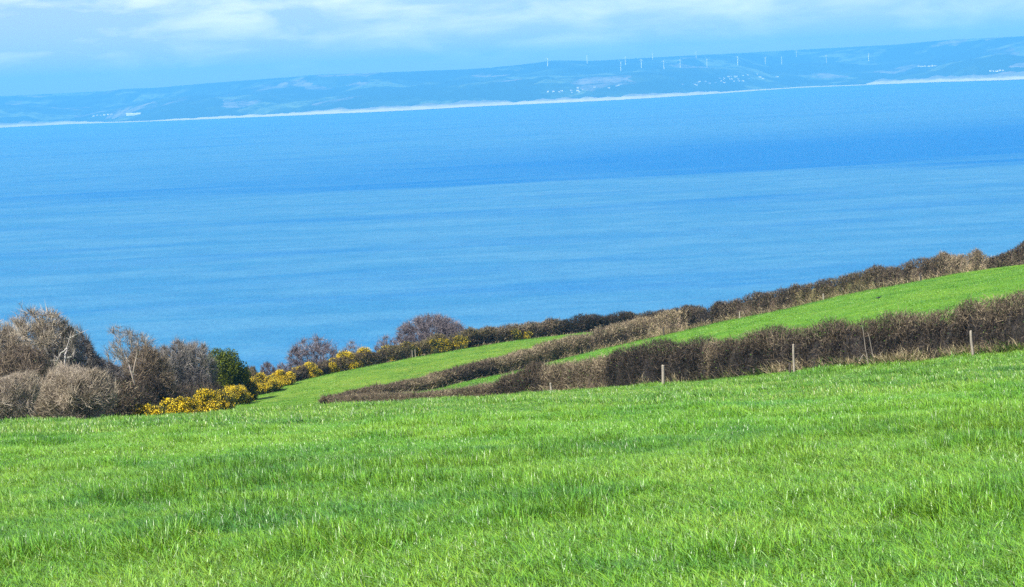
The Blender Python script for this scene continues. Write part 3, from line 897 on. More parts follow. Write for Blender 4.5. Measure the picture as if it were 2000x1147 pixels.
tufts(hedge3, pts, rng, 0.6, 20, STRAW + TAN[:2], 0.4, width=(0.025, 0.05))

# ------------------------------------------------------------------ gorse in flower
YEL = [(0.74, 0.54, 0.014), (0.64, 0.43, 0.012), (0.82, 0.65, 0.05), (0.38, 0.30, 0.015)]
def gorse(px, top, d, w, lab, seed, flowers=1.0, dep=None):
    rng = np.random.default_rng(seed)
    b = ground_at(px, top + 40, d)
    h = max(at(px, top, d)[2] - b[2], 0.8)
    t = thing("gorse_bush", lab, "bush", b, "gorse bushes in flower along the far hedge")
    s = Soup(); f = Soup(); dep = dep or w * 0.8
    nl = max(6, int(w * 5.0))                       # lobes
    lob = np.stack([rng.uniform(-.5, .5, nl) * w * .8, rng.uniform(-.5, .5, nl) * dep * .7, rng.uniform(.18, .72, nl) * h], -1)
    lob[:, 2] *= 1 - 0.7 * (np.abs(lob[:, 0]) / (w * .5)) ** 2
    lr = rng.uniform(.16, .34, nl) * h
    core = Soup()
    for c, r in zip(lob, lr):
        u = np.linspace(0.05, np.pi - 0.05, 6); v = np.arange(8) * np.pi / 4
        U_, V_ = np.meshgrid(u, v, indexing='ij')
        rr = r * 0.74 * (0.85 + 0.3 * rng.random(U_.shape))
        P = np.stack([c[0] + rr * np.sin(U_) * np.cos(V_), c[1] + rr * np.sin(U_) * np.sin(V_), np.maximum(c[2] + rr * np.cos(U_) , -0.1)], -1)
        ii = np.arange(48).reshape(6, 8); q = []
        for a in range(5):
            for bb in range(8):
                e = ii[a, bb]; g = ii[a, (bb + 1) % 8]; hh = ii[a + 1, (bb + 1) % 8]; kk = ii[a + 1, bb]
                q += [(e, kk, hh), (e, hh, g)]
        core.add(P.reshape(-1, 3), np.array(q), jit(rng, (0.035, 0.045, 0.012), 48))
    n = int(2400 * w * h)
    k = rng.integers(nl, size=n); dr = unit(rng.normal(size=(n, 3))); dr[:, 2] = np.abs(dr[:, 2]) * np.where(rng.random(n) < .8, 1, -1)
    P = lob[k] + dr * (lr[k] * rng.uniform(.6, 1.0, n))[:, None]; P[:, 2] = np.maximum(P[:, 2], 0.02)
    dd = unit(dr + 0.5 * rng.normal(size=(n, 3)) + [0, 0, .3]); ln = rng.uniform(.12, .36, n)
    s.spikes(P - dd * .05, P + dd * ln[:, None], rng.uniform(.02, .045, n), pick(rng, [(0.045, 0.07, 0.014), (0.09, 0.075, 0.03), (0.03, 0.04, 0.012), (0.13, 0.10, 0.05)], [3, 2, 3, 1], n), rng)
    m = int(2900 * w * h * flowers)
    # flowers crowd the sunny outer shoots in clusters
    k = rng.integers(nl, size=m); dr = unit(rng.normal(size=(m, 3))); dr[:, 2] = np.abs(dr[:, 2])
    cl = unit(rng.normal(size=(nl * 9, 3))); cl[:, 2] = np.abs(cl[:, 2]) * 1.0 - .08
    cl = cl.reshape(nl, 9, 3); dr = np.where((rng.random(m) < .86)[:, None], unit(cl[k, rng.integers(9, size=m)] + .34 * rng.normal(size=(m, 3))), dr)
    P = lob[k] + dr * (lr[k] * rng.uniform(.80, 1.28, m))[:, None] + rng.normal(0, .045, (m, 3))
    ok = P[:, 2] > h * rng.uniform(.02, .34, len(P)); P = P[ok]
    f.leaves(P, rng.uniform(.05, .095, len(P)), pick(rng, YEL, [3, 2, 2, 1], len(P), .15), rng, aspect=.8)
    bush = core.build("foliage", M_TWIG, t, smooth_shade=True)
    s.build("spines", M_TWIG, bush, "stuff")
    f.build("flowers", M_FLOWER, t, "stuff")
    return t
gorse(290, 780, 94, 1.5, "small yellow gorse bush at the left end of the row, beside the bare scrub", 31)
gorse(345, 763, 104, 1.75, "yellow gorse bush just right of the leftmost gorse, low at the meadow's edge", 32, 0.85)
gorse(397, 761, 113, 1.9, "yellow gorse bush at the lower tip of the upper field", 33, 0.9)
gorse(457, 742, 162, 2.0, "rounded isolated yellow gorse bush beneath the evergreen tree", 34)
gorse(515, 725, 180, 2.9, "wide yellow gorse bush at the field edge, left of the joined pair", 35, 0.9)
gorse(553, 720, 186, 2.5, "yellow gorse bush right of the joined pair, below the grey shrub gap", 36)
gorse(600, 704, 195, 3.1, "large round yellow gorse bush just left of a wooden post", 37)
gorse(674, 686, 203, 3.4, "bright yellow gorse in the hedge below the grey domed shrub", 38)
gorse(712, 681, 205, 1.7, "narrow yellow gorse in the hedge right of the brightest hedge gorse", 39, 1.0)
gorse(646, 702, 200, 1.5, "thinly flowered gorse in the hedge right of the wooden post", 40, 0.9)
gorse(855, 658, 210, 2.8, "sparse yellow gorse on the hedge top below the wide domed tree", 41, 0.28)
gorse(890, 651, 211, 2.6, "yellow gorse on the hedge top at the right foot of the domed tree", 42, 0.28)
gorse(1012, 635, 217, 3.4, "rightmost yellow gorse in the far hedge, alone on the sea side", 43, 0.28)

gorse(430, 757, 134, 1.6, "low yellow gorse filling the gap left of the rounded isolated gorse", 44, 0.6)
gorse(486, 741, 171, 1.4, "small thin gorse between the rounded isolated gorse and the wide one", 45, 0.35)
gorse(748, 676, 207, 2.4, "thin olive yellow gorse in the hedge left of the wide domed tree", 46, 0.25)
gorse(795, 668, 209, 2.4, "thin olive yellow gorse in the hedge under the left side of the domed tree", 47, 0.22)

# ------------------------------------------------------------------ trees and scrub
GREYT = [(0.20, 0.178, 0.15), (0.125, 0.108, 0.092), (0.31, 0.275, 0.22), (0.07, 0.061, 0.053)]
PALET = [(0.36, 0.30, 0.20), (0.26, 0.21, 0.15), (0.44, 0.37, 0.26), (0.15, 0.115, 0.085)]
PURP = [(0.13, 0.108, 0.108), (0.085, 0.069, 0.068), (0.19, 0.16, 0.155), (0.25, 0.215, 0.19)]
BRNT = [(0.19, 0.145, 0.09), (0.12, 0.09, 0.06), (0.28, 0.22, 0.14), (0.07, 0.05, 0.04)]
IVY = [(0.020, 0.040, 0.012), (0.030, 0.055, 0.014), (0.045, 0.075, 0.02), (0.016, 0.026, 0.010)]

GREYT, PALET, PURP, BRNT = ([(r * .98, g, b * 1.02) for r, g, b in P_] for P_ in (GREYT, PALET, PURP, BRNT))

def bezier(p0, p1, p2, n):
    t = np.linspace(0, 1, n)[:, None]
    return (1 - t) ** 2 * p0 + 2 * t * (1 - t) * p1 + t ** 2 * p2

def tree(name, lab, cat, base, h, rx, ry, rz, cols, wts, seed, cz=None, limbs=8, branches=90, shoots=900, twigs=5500, trunk_r=0.16, bark=(0.13, 0.115, 0.10),
         off=(0, 0), fork=0.25, twig_len=0.55, twig_w=0.02, up=0.25, ivy=0, ivy_r=0.6, tip_cols=None, group=None, multi=False, lobe=.085):
    """bare winter tree: trunk, limbs, branches and a haze of twigs held inside a dome"""
    rng = np.random.default_rng(seed)
    t = thing(name, lab, cat, base, group)
    c = np.array([off[0], off[1], (cz if cz is not None else h - rz)]); R = np.array([rx, ry, rz])
    LK = rng.normal(0, 2.6, (5, 3)); LF = rng.uniform(0, 6.28, 5)
    def clip(E, lo=.84, hi=1.06):
        q = (E - c) / R; q[:, 2] = np.where(q[:, 2] < 0, q[:, 2] * 0.8, q[:, 2])
        l = np.linalg.norm(q, axis=1)
        l = l / (0.94 + lobe * np.sin((q / np.maximum(l, 1e-6)[:, None]) @ LK.T + LF).sum(1)); b = l > 1
        E2 = c + (E - c) / np.maximum(l, 1e-6)[:, None] * rng.uniform(lo, hi, len(E))[:, None]
        E = np.where(b[:, None], E2, E); E[:, 2] = np.maximum(E[:, 2], 0.15)
        return E
    top = np.array([off[0] * .4, off[1] * .4, h * fork])
    tr = Soup()
    tp = bezier(np.array([0, 0, -0.3]), np.array([rng.normal(0, .1), 0, h * fork * .5]), top, 6) + np.concatenate([np.zeros((1, 3)), rng.normal(0, .03, (5, 3))])
    tr.tube(tp, np.linspace(trunk_r * 1.25, trunk_r * .8, 6), 7, jit(rng, bark, 42, .15))
    tr.build("trunk", M_BARK, t, smooth_shade=True)
    LP = []
    for i in range(limbs):
        a = 2.39996 * i + rng.uniform(-.3, .3); e = math.asin(min(.98, (i + .5) / limbs)) * rng.uniform(.85, 1.1) + .05
        tgt = c + R * np.array([np.cos(a) * np.cos(e), np.sin(a) * np.cos(e), np.sin(e)]) * rng.uniform(.55, .8)
        st = (np.array([rng.normal(0, .3), rng.normal(0, .3), -0.1]) if multi else tp[rng.integers(3, 6)])
        md = (st + tgt) / 2 + np.array([0, 0, -0.02 * h]) + rng.normal(0, .06 * h, 3)
        P = bezier(st, md, tgt, 9); P[1:-1] += rng.normal(0, .018 * h, (7, 3)); LP.append(P)
        s = Soup(); s.tube(P, np.linspace(trunk_r * .55, trunk_r * .14, 9), 5, jit(rng, bark, 45, .18))
        s.build("limb", M_BARK, t, smooth_shade=True)
    LP = np.array(LP)
    # branches
    s = Soup(); n = branches
    li = rng.integers(limbs, size=n); ti = rng.uniform(2.2, 7.9, n); i0 = ti.astype(int); fr = (ti - i0)[:, None]
    S = LP[li, i0] * (1 - fr) + LP[li, i0 + 1] * fr; D = unit(LP[li, i0 + 1] - LP[li, i0])
    out = unit((S - c) / R)
    d = unit(D * .7 + out * .8 + np.array([0, 0, up]) + .6 * rng.normal(size=(n, 3)))
    ln = rng.uniform(.25, .6, n)
    E = clip(S + d * (0.6 * R + 0.4 * R.min()) * ln[:, None], .78, .97); M = (S + E) / 2 + rng.normal(0, .06, (n, 3)) * (ln * R.min())[:, None]
    bc = pick(rng, cols, wts, n)
    BP = np.stack([S, S * .25 + M * .5 + E * .25, E], 1)
    w = trunk_r * .16
    s.strips(BP[:, 0], BP[:, 1], np.full(n, w * 2), np.full(n, w * 1.4), bc, rng)
    s.strips(BP[:, 1], BP[:, 2], np.full(n, w * 1.4), np.full(n, w * .8), bc, rng)
    # shoots
    shoots = int(shoots * 1.25); twigs = int(twigs * 2.4); twig_w *= .85; m = shoots; bi = rng.integers(n, size=m); tt = rng.uniform(.15, 1, m)[:, None]
    S2 = np.where(tt < .5, BP[bi, 0] * (1 - 2 * tt) + BP[bi, 1] * 2 * tt, BP[bi, 1] * (2 - 2 * tt) + BP[bi, 2] * (2 * tt - 1))
    out = unit((S2 - c) / R)
    d = unit(unit(BP[bi, 2] - BP[bi, 0]) * .5 + out * .6 + np.array([0, 0, up]) + .65 * rng.normal(size=(m, 3)))
    E2 = clip(S2 + d * (rng.uniform(.5, 1.3, m) * twig_len * 1.6)[:, None], .88, 1.02)
    # half the shoots fill the crown's outer shell from the nearest wood
    hs = m // 2; sh = unit(rng.normal(size=(hs, 3))); sh[:, 2] = np.abs(sh[:, 2]) * 1.0 - .25 * (rng.random(hs) < .4)
    SH = c + unit(sh) * R * rng.uniform(.62, 1.0, hs)[:, None]; SH[:, 2] = np.maximum(SH[:, 2], .2)
    pool = np.concatenate([BP[:, 1], BP[:, 2], LP[:, 4:].reshape(-1, 3)])
    far = pool[np.argmin(((SH[:, None] - pool[None]) ** 2).sum(-1), 1)]
    S2[:hs] = far + (SH - far) * np.clip(1 - 2.2 * twig_len / np.maximum(np.linalg.norm(SH - far, axis=1), .01), 0, 1)[:, None] * .5
    E2[:hs] = clip(SH)
    c2 = pick(rng, cols, wts, m)
    s.strips(S2, E2, np.full(m, twig_w * 1.5), np.full(m, twig_w * .8), c2, rng)
    # twigs
    k = twigs; si = rng.integers(m, size=k); tt = rng.uniform(.1, 1, k)[:, None]
    S3 = S2[si] * (1 - tt) + E2[si] * tt; out = unit((S3 - c) / R)
    d = unit(unit(E2[si] - S2[si]) * .6 + out * .5 + np.array([0, 0, up]) + .6 * rng.normal(size=(k, 3)))
    E3 = clip(S3 + d * (rng.uniform(.4, 1.2, k) * twig_len)[:, None], .86, 1.14)
    c3 = pick(rng, cols, wts, k)
    if tip_cols is not None:
        g = (E3[:, 2] > c[2] + .35 * rz) & (rng.random(k) < .8)
        c3[g] = pick(rng, tip_cols, [1] * len(tip_cols), int(g.sum()))
    s.spikes(S3, E3, rng.uniform(.7, 1.3, k) * twig_w, c3, rng)
    s.build("twigs", M_TWIG, t, "stuff")
    if ivy:
        v = Soup(); q = rng.integers(limbs, size=ivy); ti = rng.uniform(0, 7.0, ivy); i0 = ti.astype(int)
        cen = LP[q, i0] + rng.normal(0, ivy_r * .45, (ivy, 3)); cen[:, 2] = np.maximum(cen[:, 2], .1)
        v.leaves(cen, rng.uniform(.09, .17, ivy), pick(rng, IVY, [2, 2, 1, 2], ivy), rng, .4)
        v.build("ivy", M_LEAF, t, "stuff")
    return t

def G(px, d, py=800): return ground_at(px, py, d)
def hgt(base, px, py, d): return at(px, py, d)[2] - base[2]

def tree_at(px, top_py, d, half_px, rz_frac, **kw):
    b = G(px, d); h = hgt(b, px, top_py, d); rx = half_px * d / FPX
    return tree(base=b, h=h, rx=rx, ry=kw.pop("ry", rx * .85), rz=h * rz_frac, **kw)

# the big windswept crowns at the left
tree_at(95, 590, 112, 92, .52, name="bare_tree", lab="largest bare tree at left with a pale domed crown above the sea", cat="tree", cols=GREYT, wts=[2, 2, 2, 1], seed=51, limbs=12, branches=170, shoots=2200, twigs=15000, trunk_r=.22, twig_w=.022, tip_cols=PALET[:3], ivy=2600, ivy_r=.8)
tree_at(8, 612, 106, 62, .5, name="bare_tree", lab="pale tan bare tree cut off by the left edge", cat="tree", cols=PALET, wts=[2, 3, 1, 2], seed=52, limbs=10, branches=120, shoots=1500, twigs=9500, trunk_r=.18, twig_w=.022, tip_cols=PALET[:3], ivy=700)
tree_at(150, 632, 116, 62, .5, name="ivy_clad_tree", lab="dark ivy covered tree at the right shoulder of the largest bare tree", cat="tree", cols=GREYT, wts=[2, 3, 1, 3], seed=53, limbs=11, branches=150, shoots=1700, twigs=9000, trunk_r=.18, twig_w=.02, ivy=5200, ivy_r=.75)
tree_at(45, 668, 103, 75, .52, name="ivy_clad_tree", lab="dark ivy hung scrub tree below the largest crown at left", cat="tree", cols=BRNT, wts=[2, 3, 1, 2], seed=54, limbs=10, branches=130, shoots=1500, twigs=8000, trunk_r=.15, twig_w=.022, ivy=4200, ivy_r=.7)

# low bramble that closes the ground under the trees
for k, (pts, H0, half, cols, lab) in enumerate([([(-400, 868, 84), (-60, 850, 88), (60, 842, 89), (160, 832, 91), (232, 825, 95)], 2.0, 1.6, BROWN, "low brown bramble bank along the meadow's edge under the tan bushes"),
                                          ([(190, 830, 108), (262, 822, 116), (330, 815, 132), (400, 806, 152)], 2.2, 1.8, DARK, "dark bramble bank behind the lowest gorse bushes"),
                                          ([(-400, 870, 106), (-60, 850, 112), (60, 845, 114), (180, 838, 118), (300, 828, 126)], 2.8, 2.2, DARK, "dark undergrowth bank deep under the big bare trees at left")]):
    rng = np.random.default_rng(600 + k)
    ss, XX = path_of(pts, 160)
    bb = thing("bramble_bank", lab, "bramble", ground_at(*pts[1]))
    shrub_section(bb, XX, H0 * (.8 + .4 * fbm(ss / 20, ss * 0, 43 + k, 3)), np.full(len(ss), half), cols, [2, 3, 2, 1], 620, rng, name="shrub", width=(.02, .04), leaf=.08)

# white stemmed tree standing in front of the dark crown
def pale_tree(lab, stems, d, seed, r, bark):
    rng = np.random.default_rng(seed)
    b = G(stems[0][0][0], d)
    t = thing("pale_barked_tree", lab, "tree", b)
    for k, st in enumerate(stems):
        P = np.array([at(x, y, d + rng.normal(0, .15)) for x, y in st]) - b
        if k == 0: P = np.concatenate([[[P[0, 0], P[0, 1], -.2]], P])
        q = np.linspace(0, 1, 3 * len(P)); X = np.stack([np.interp(q, np.linspace(0, 1, len(P)), P[:, i]) for i in range(3)], -1)
        X[1:-1] += rng.normal(0, .015, X[1:-1].shape)
        s = Soup(); s.tube(X, np.linspace(r * (1 if k == 0 else .62), r * (.3 if k == 0 else .22), len(X)), 6, jit(rng, bark, len(X) * 6, .1))
        s.build("trunk" if k == 0 else "limb", M_BARK, t, smooth_shade=True)
        n = 60; s = Soup(); i = rng.integers(len(X) // 2, len(X), n); S = X[i]
        dd = unit(rng.normal(size=(n, 3)) + [0, 0, .4]); s.spikes(S, S + dd * rng.uniform(.2, .6, n)[:, None], np.full(n, .022), pick(rng, GREYT, [1, 1, 2, 1], n), rng)
        s.build("twigs", M_TWIG, t, "stuff")
    return t
pale_tree("white barked forked tree standing out against the dark ivy at left", [[(128, 735), (127, 700), (131, 680), (136, 662), (146, 655), (158, 650)], [(132, 681), (120, 689), (113, 700), (108, 715)], [(128, 702), (140, 696), (146, 684)]], 97, 61, .065, (.30, .28, .24))
pale_tree("leaning pale barked stem among the brown scrub right of the big tree", [[(264, 755), (259, 738), (252, 715), (246, 698)], [(258, 735), (266, 700), (270, 668)], [(255, 725), (249, 720)]], 116, 62, .085, (.28, .24, .18))

# tan twiggy bushes at the meadow's edge
tree_at(150, 708, 83, 74, .62, name="twiggy_bush", lab="wide tan twiggy bush at the meadow's edge, in front of the dark trees", cat="bush", cols=PALET, wts=[3, 3, 2, 1], seed=55, limbs=16, branches=170, shoots=2200, twigs=12000, trunk_r=.07, bark=(.25, .20, .14), twig_w=.016, up=.8, multi=True, twig_len=.5)
tree_at(15, 728, 80, 66, .62, name="twiggy_bush", lab="tan twiggy bush at the meadow's edge cut off by the left edge", cat="bush", cols=PALET, wts=[3, 3, 2, 2], seed=56, limbs=14, branches=130, shoots=1700, twigs=9000, trunk_r=.06, bark=(.25, .20, .14), twig_w=.016, up=.7, multi=True, twig_len=.5)
tree_at(82, 750, 86, 45, .62, name="twiggy_bush", lab="brown twiggy bush filling the gap between the two tan bushes", cat="bush", cols=BRNT, wts=[3, 2, 3, 1], seed=57, limbs=10, branches=90, shoots=1100, twigs=6000, trunk_r=.06, bark=(.2, .15, .10), twig_w=.016, up=.6, multi=True, twig_len=.45, ivy=500)

# thin and brushy trees in the middle distance
tree_at(262, 626, 130, 62, .42, name="bare_tree", lab="tall sparse bare tree with the sea showing through its crown", cat="tree", cols=GREYT, wts=[2, 1, 3, 1], seed=58, limbs=11, branches=70, shoots=420, twigs=2200, trunk_r=.14, bark=(.28, .25, .2), twig_w=.02, up=.7, fork=.35)
tree_at(290, 668, 124, 58, .5, name="bare_tree", lab="brown brushy bare tree behind the leaning pale stem", cat="tree", cols=BRNT, wts=[3, 2, 3, 1], seed=59, limbs=11, branches=130, shoots=1500, twigs=8500, trunk_r=.13, twig_w=.02, up=.5, ivy=600)
tree_at(215, 688, 122, 42, .5, name="bare_tree", lab="dim grey bare tree in the dip right of the largest tree", cat="tree", cols=GREYT, wts=[1, 3, 1, 3], seed=60, limbs=9, branches=100, shoots=1100, twigs=6000, trunk_r=.12, twig_w=.02, up=.4, ivy=900)
tree_at(345, 664, 150, 48, .5, name="bare_tree", lab="grey brown bare tree between the brown brushy tree and the grey one", cat="tree", cols=GREYT, wts=[2, 2, 2, 1], seed=63, limbs=10, branches=110, shoots=1300, twigs=7500, trunk_r=.13, twig_w=.024, up=.5)
tree_at(385, 662, 164, 46, .5, name="bare_tree", lab="grey bare tree just left of the evergreen", cat="tree", cols=GREYT, wts=[2, 2, 3, 1], seed=64, limbs=10, branches=110, shoots=1400, twigs=8000, trunk_r=.13, twig_w=.024, up=.5)
tree_at(300, 728, 118, 34, .6, name="ivy_thicket", lab="dark ivy thicket at the foot of the brown brushy tree", cat="bush", cols=DARK, wts=[2, 2, 2, 2], seed=65, limbs=8, branches=80, shoots=800, twigs=3500, trunk_r=.08, twig_w=.02, up=.4, ivy=4200, ivy_r=.6, multi=True)
tree_at(380, 712, 150, 45, .6, name="bramble_thicket", lab="dark grey thicket behind the lower gorse bushes", cat="bush", cols=GREYT, wts=[2, 3, 1, 3], seed=66, limbs=9, branches=100, shoots=1200, twigs=6500, trunk_r=.07, twig_w=.022, up=.2, ivy=900, multi=True)
tree_at(235, 745, 112, 38, .6, name="bramble_thicket", lab="dim brown thicket at the right foot of the wide tan bush", cat="bush", cols=BRNT, wts=[1, 3, 1, 3], seed=67, limbs=9, branches=90, shoots=1000, twigs=5000, trunk_r=.07, twig_w=.02, up=.3, ivy=1500, multi=True)
tree_at(425, 735, 172, 34, .6, name="bramble_thicket", lab="dark thicket under the evergreen tree", cat="bush", cols=DARK, wts=[2, 3, 3, 2], seed=68, limbs=8, branches=80, shoots=900, twigs=4000, trunk_r=.06, twig_w=.025, up=.3, ivy=1200, multi=True)
tree_at(492, 712, 186, 24, .6, name="bramble_thicket", lab="small olive brown thicket right of the evergreen", cat="bush", cols=OLIVE, wts=[2, 2, 2, 2], seed=69, limbs=7, branches=60, shoots=600, twigs=3000, trunk_r=.06, twig_w=.026, up=.4, ivy=700, multi=True)

def evergreen(px, top_py, d, half_px, lab, seed):
    rng = np.random.default_rng(seed)
    b = G(px, d); h = hgt(b, px, top_py, d); R = half_px * d / FPX
    t = thing("evergreen_tree", lab, "tree", b)
    s = Soup(); P = bezier(np.array([.3, 0, -.2]), np.array([.2, 0, h * .4]), np.array([0, 0, h * .85]), 9); s.tube(P, np.linspace(.14, .03, 9), 7, jit(rng, (.3, .26, .2), 63, .15))
    s.build("trunk", M_BARK, t, smooth_shade=True)
    v = Soup(); nl = 26
    c0 = np.array([0, 0, h * .56])
    dr = unit(rng.normal(size=(nl, 3))); dr[:, 2] *= .9
    lob = c0 + dr * np.array([R * .68, R * .6, h * .33]) * rng.uniform(.55, 1, (nl, 1))
    lr = rng.uniform(.24, .40, nl) * R
    n = 26000; k = rng.integers(nl, size=n); u = unit(rng.normal(size=(n, 3)))
    Q = lob[k] + u * (lr[k] * rng.uniform(.5, 1.05, n))[:, None]; Q[:, 2] = np.minimum(Q[:, 2], h)
    v.leaves(Q, rng.uniform(.11, .20, n), pick(rng, [(.062, .085, .003), (.095, .12, .005), (.032, .045, .003), (.14, .17, .010)], [3, 3, 2, 1], n), rng, .5)
    v.build("leaves", M_LEAF, t, "stuff")
    return t
evergreen(447, 668, 170, 57, "only leafy green tree, rounded, among the bare trees above the gorse", 70)

# domed shrubs seen over the far hedge
tree_at(622, 652, 211, 66, .62, name="domed_shrub", lab="grey purple domed bare shrub behind the big round gorse bush", cat="bush", cols=PURP, wts=[3, 2, 3, 1], seed=71, lobe=.035, limbs=14, branches=160, shoots=1700, twigs=8000, trunk_r=.10, twig_w=.03, up=.35, multi=True)
tree_at(850, 612, 226, 80, .5, name="domed_tree", lab="wide flat domed bare tree standing above the hedge against the sea", cat="tree", cols=PURP, wts=[3, 3, 2, 1], seed=72, lobe=.035, limbs=20, branches=260, shoots=3400, twigs=15000, trunk_r=.12, bark=(.24, .2, .19), twig_w=.03, up=.35, fork=.2)
tree_at(700, 664, 214, 32, .6, name="domed_shrub", lab="low thin grey shrub between the two domed crowns", cat="bush", cols=PURP, wts=[2, 1, 3, 2], seed=73, limbs=8, branches=70, shoots=500, twigs=2200, trunk_r=.06, twig_w=.028, up=.5, multi=True)
tree_at(762, 654, 222, 30, .6, name="domed_shrub", lab="low thin grey shrub at the left foot of the wide domed tree", cat="bush", cols=PURP, wts=[2, 1, 3, 2], seed=74, limbs=8, branches=70, shoots=500, twigs=2200, trunk_r=.06, twig_w=.028, up=.5, multi=True)
tree_at(530, 704, 196, 22, .6, name="domed_shrub", lab="small grey shrub showing behind the wide gorse bush", cat="bush", cols=PURP, wts=[2, 2, 2, 1], seed=75, limbs=7, branches=50, shoots=450, twigs=1800, trunk_r=.06, twig_w=.028, up=.5, multi=True)
tree_at(556, 706, 198, 16, .6, name="domed_shrub", lab="smallest grey shrub, in the gap left of the large domed one", cat="bush", cols=PURP, wts=[2, 1, 3, 1], seed=76, limbs=6, branches=40, shoots=350, twigs=1300, trunk_r=.05, twig_w=.028, up=.5, multi=True)

# ------------------------------------------------------------------ posts
def post_mesh(h, r, mat, seed):
    rng = np.random.default_rng(seed); s = Soup()
    z = np.array([-.25, 0, h * .3, h * .65, h - .03, h])
    P = np.stack([rng.normal(0, .006, 6), rng.normal(0, .006, 6), z], -1)
    s.tube(P, r * np.array([1.05, 1.05, 1, .98, .95, .72]), 8, (1, 1, 1))
    return mesh_np("fence_post", np.concatenate(s.V), np.concatenate(s.T), mat)
POSTS = [(1295, 745, 97.5, 713, .085, M_POST, 2, "stout pale wooden post against the darkest stretch of the near hedge"),
         (1551, 720, 90.5, 672, .055, M_POST, 0, "slim tall pale post before the near hedge, between straw tufts"),
         (1901, 688, 85.5, 646, .06, M_POST, -5, "leaning pale post before the near hedge near the right edge"),
         (1077, 762, 104, 748, .06, M_POST, -3, "short pale stub of a post at the low end of the near hedge"),
         (1473, 733, 94, 720, .06, M_POST, 0, "low stump of a post at the foot of the near hedge"),
         (1445, 622, 176, 609, .065, M_POST, 0, "pale post before the dark bush in the middle hedge"),
         (1609, 585, 172.5, 574, .07, M_POST, -4, "pale post in the middle hedge beside a dark hole"),
         (1798, 545, 167.5, 534, .10, M_DPOST, 0, "dark stub of a post before the middle hedge"),
         (1543, 722, 90.8, 709, .055, M_DPOST, 0, "short black stub just left of the slim tall post"),
         (1297, 650, 178, 640, .08, M_DPOST, -4, "short dark post at the foot of the middle hedge's tan stretch"),
         (614, 735, 195, 719, .075, M_POST, 0, "pale post right of the large round gorse bush"),
         (811, 690, 207, 683, .045, M_POST, 0, "right one of two short pale posts along the far hedge"),
         (805, 691, 207, 684, .045, M_POST, 0, "left one of two short pale posts along the far hedge"),
         (484, 772, 181, 760, .065, M_POST, 0, "greyish post between the isolated gorse and the wide gorse"),
         (374, 803, 150, 792, .05, M_POST, 0, "thin post at the foot of the gorse at the meadow's edge")]
for k, (px, py, d, top, r, mat, tilt, lab) in enumerate(POSTS):
    b = ground_at(px, py, d); h = max(at(px, top, d)[2] - b[2], .35)
    o = link("fence_post", post_mesh(h, r, mat, k), label=lab, category="post", group="old fence posts along the hedges")
    o.location = b; o.rotation_euler.y = math.radians(tilt)
# cut sticks leaning in the near hedge
for k, (x0, y0, x1, y1, d, lab) in enumerate([(1695, 680, 1683, 634, 88.3, "left one of two pale sticks leaning in the near hedge"), (1707, 680, 1696, 650, 88.3, "right one of two pale sticks leaning in the near hedge"),
                                         (1678, 706, 1686, 692, 87.0, "fallen pale branch in the straw at the foot of the near hedge"), (1970, 660, 1968, 632, 85.2, "pale dead stem in the near hedge at the right edge")]):
    rng = np.random.default_rng(900 + k)
    a = at(x0, y0, d); c = at(x1, y1, d + .15); a[2] = min(a[2], float(gz(a[0], a[1])) + .05) if k != 2 else a[2]
    P = np.linspace(a, c, 6) + rng.normal(0, .012, (6, 3)); s = Soup(); s.tube(P - a, np.linspace(.017, .009, 6), 6, (1, 1, 1))
    o = link("dead_stick", mesh_np("dead_stick", np.concatenate(s.V), np.concatenate(s.T), M_POST), label=lab, category="stick", group="dead sticks in the near hedge")
    o.location = a

# ------------------------------------------------------------------ a black bird on the upper field
def bird(px, py, d):
    b = ground_seen(px, py, 108, 163)
    t = thing("bird", "small black bird on the grass of the upper field strip, well right", "bird", b)
    s = Soup(); P = np.array([(-.30, 0, .17), (-.20, 0, .19), (-.12, 0, .20), (0, 0, .21), (.10, 0, .23), (.16, 0, .27), (.20, 0, .30), (.235, 0, .30), (.26, 0, .295), (.32, 0, .285)])
    s.tube(P, np.array([.02, .035, .06, .085, .075, .05, .043, .04, .02, .004]), 10, (1, 1, 1))
    body = link("body", mesh_np("body", np.concatenate(s.V), np.concatenate(s.T), M_FEATHER, None, True), t)
    for sy in (-.035, .035):
        s = Soup(); s.tube(np.array([(.0, sy, .16), (.0, sy, .08), (.02, sy, .0), (.06, sy, .0)]), np.array([.014, .01, .009, .006]), 5, (1, 1, 1))
        link("leg", mesh_np("leg", np.concatenate(s.V), np.concatenate(s.T), M_FEATHER), t)
    t.rotation_euler.z = math.radians(10); t.scale = (.72, .72, .72)
bird(1716, 586, 160)

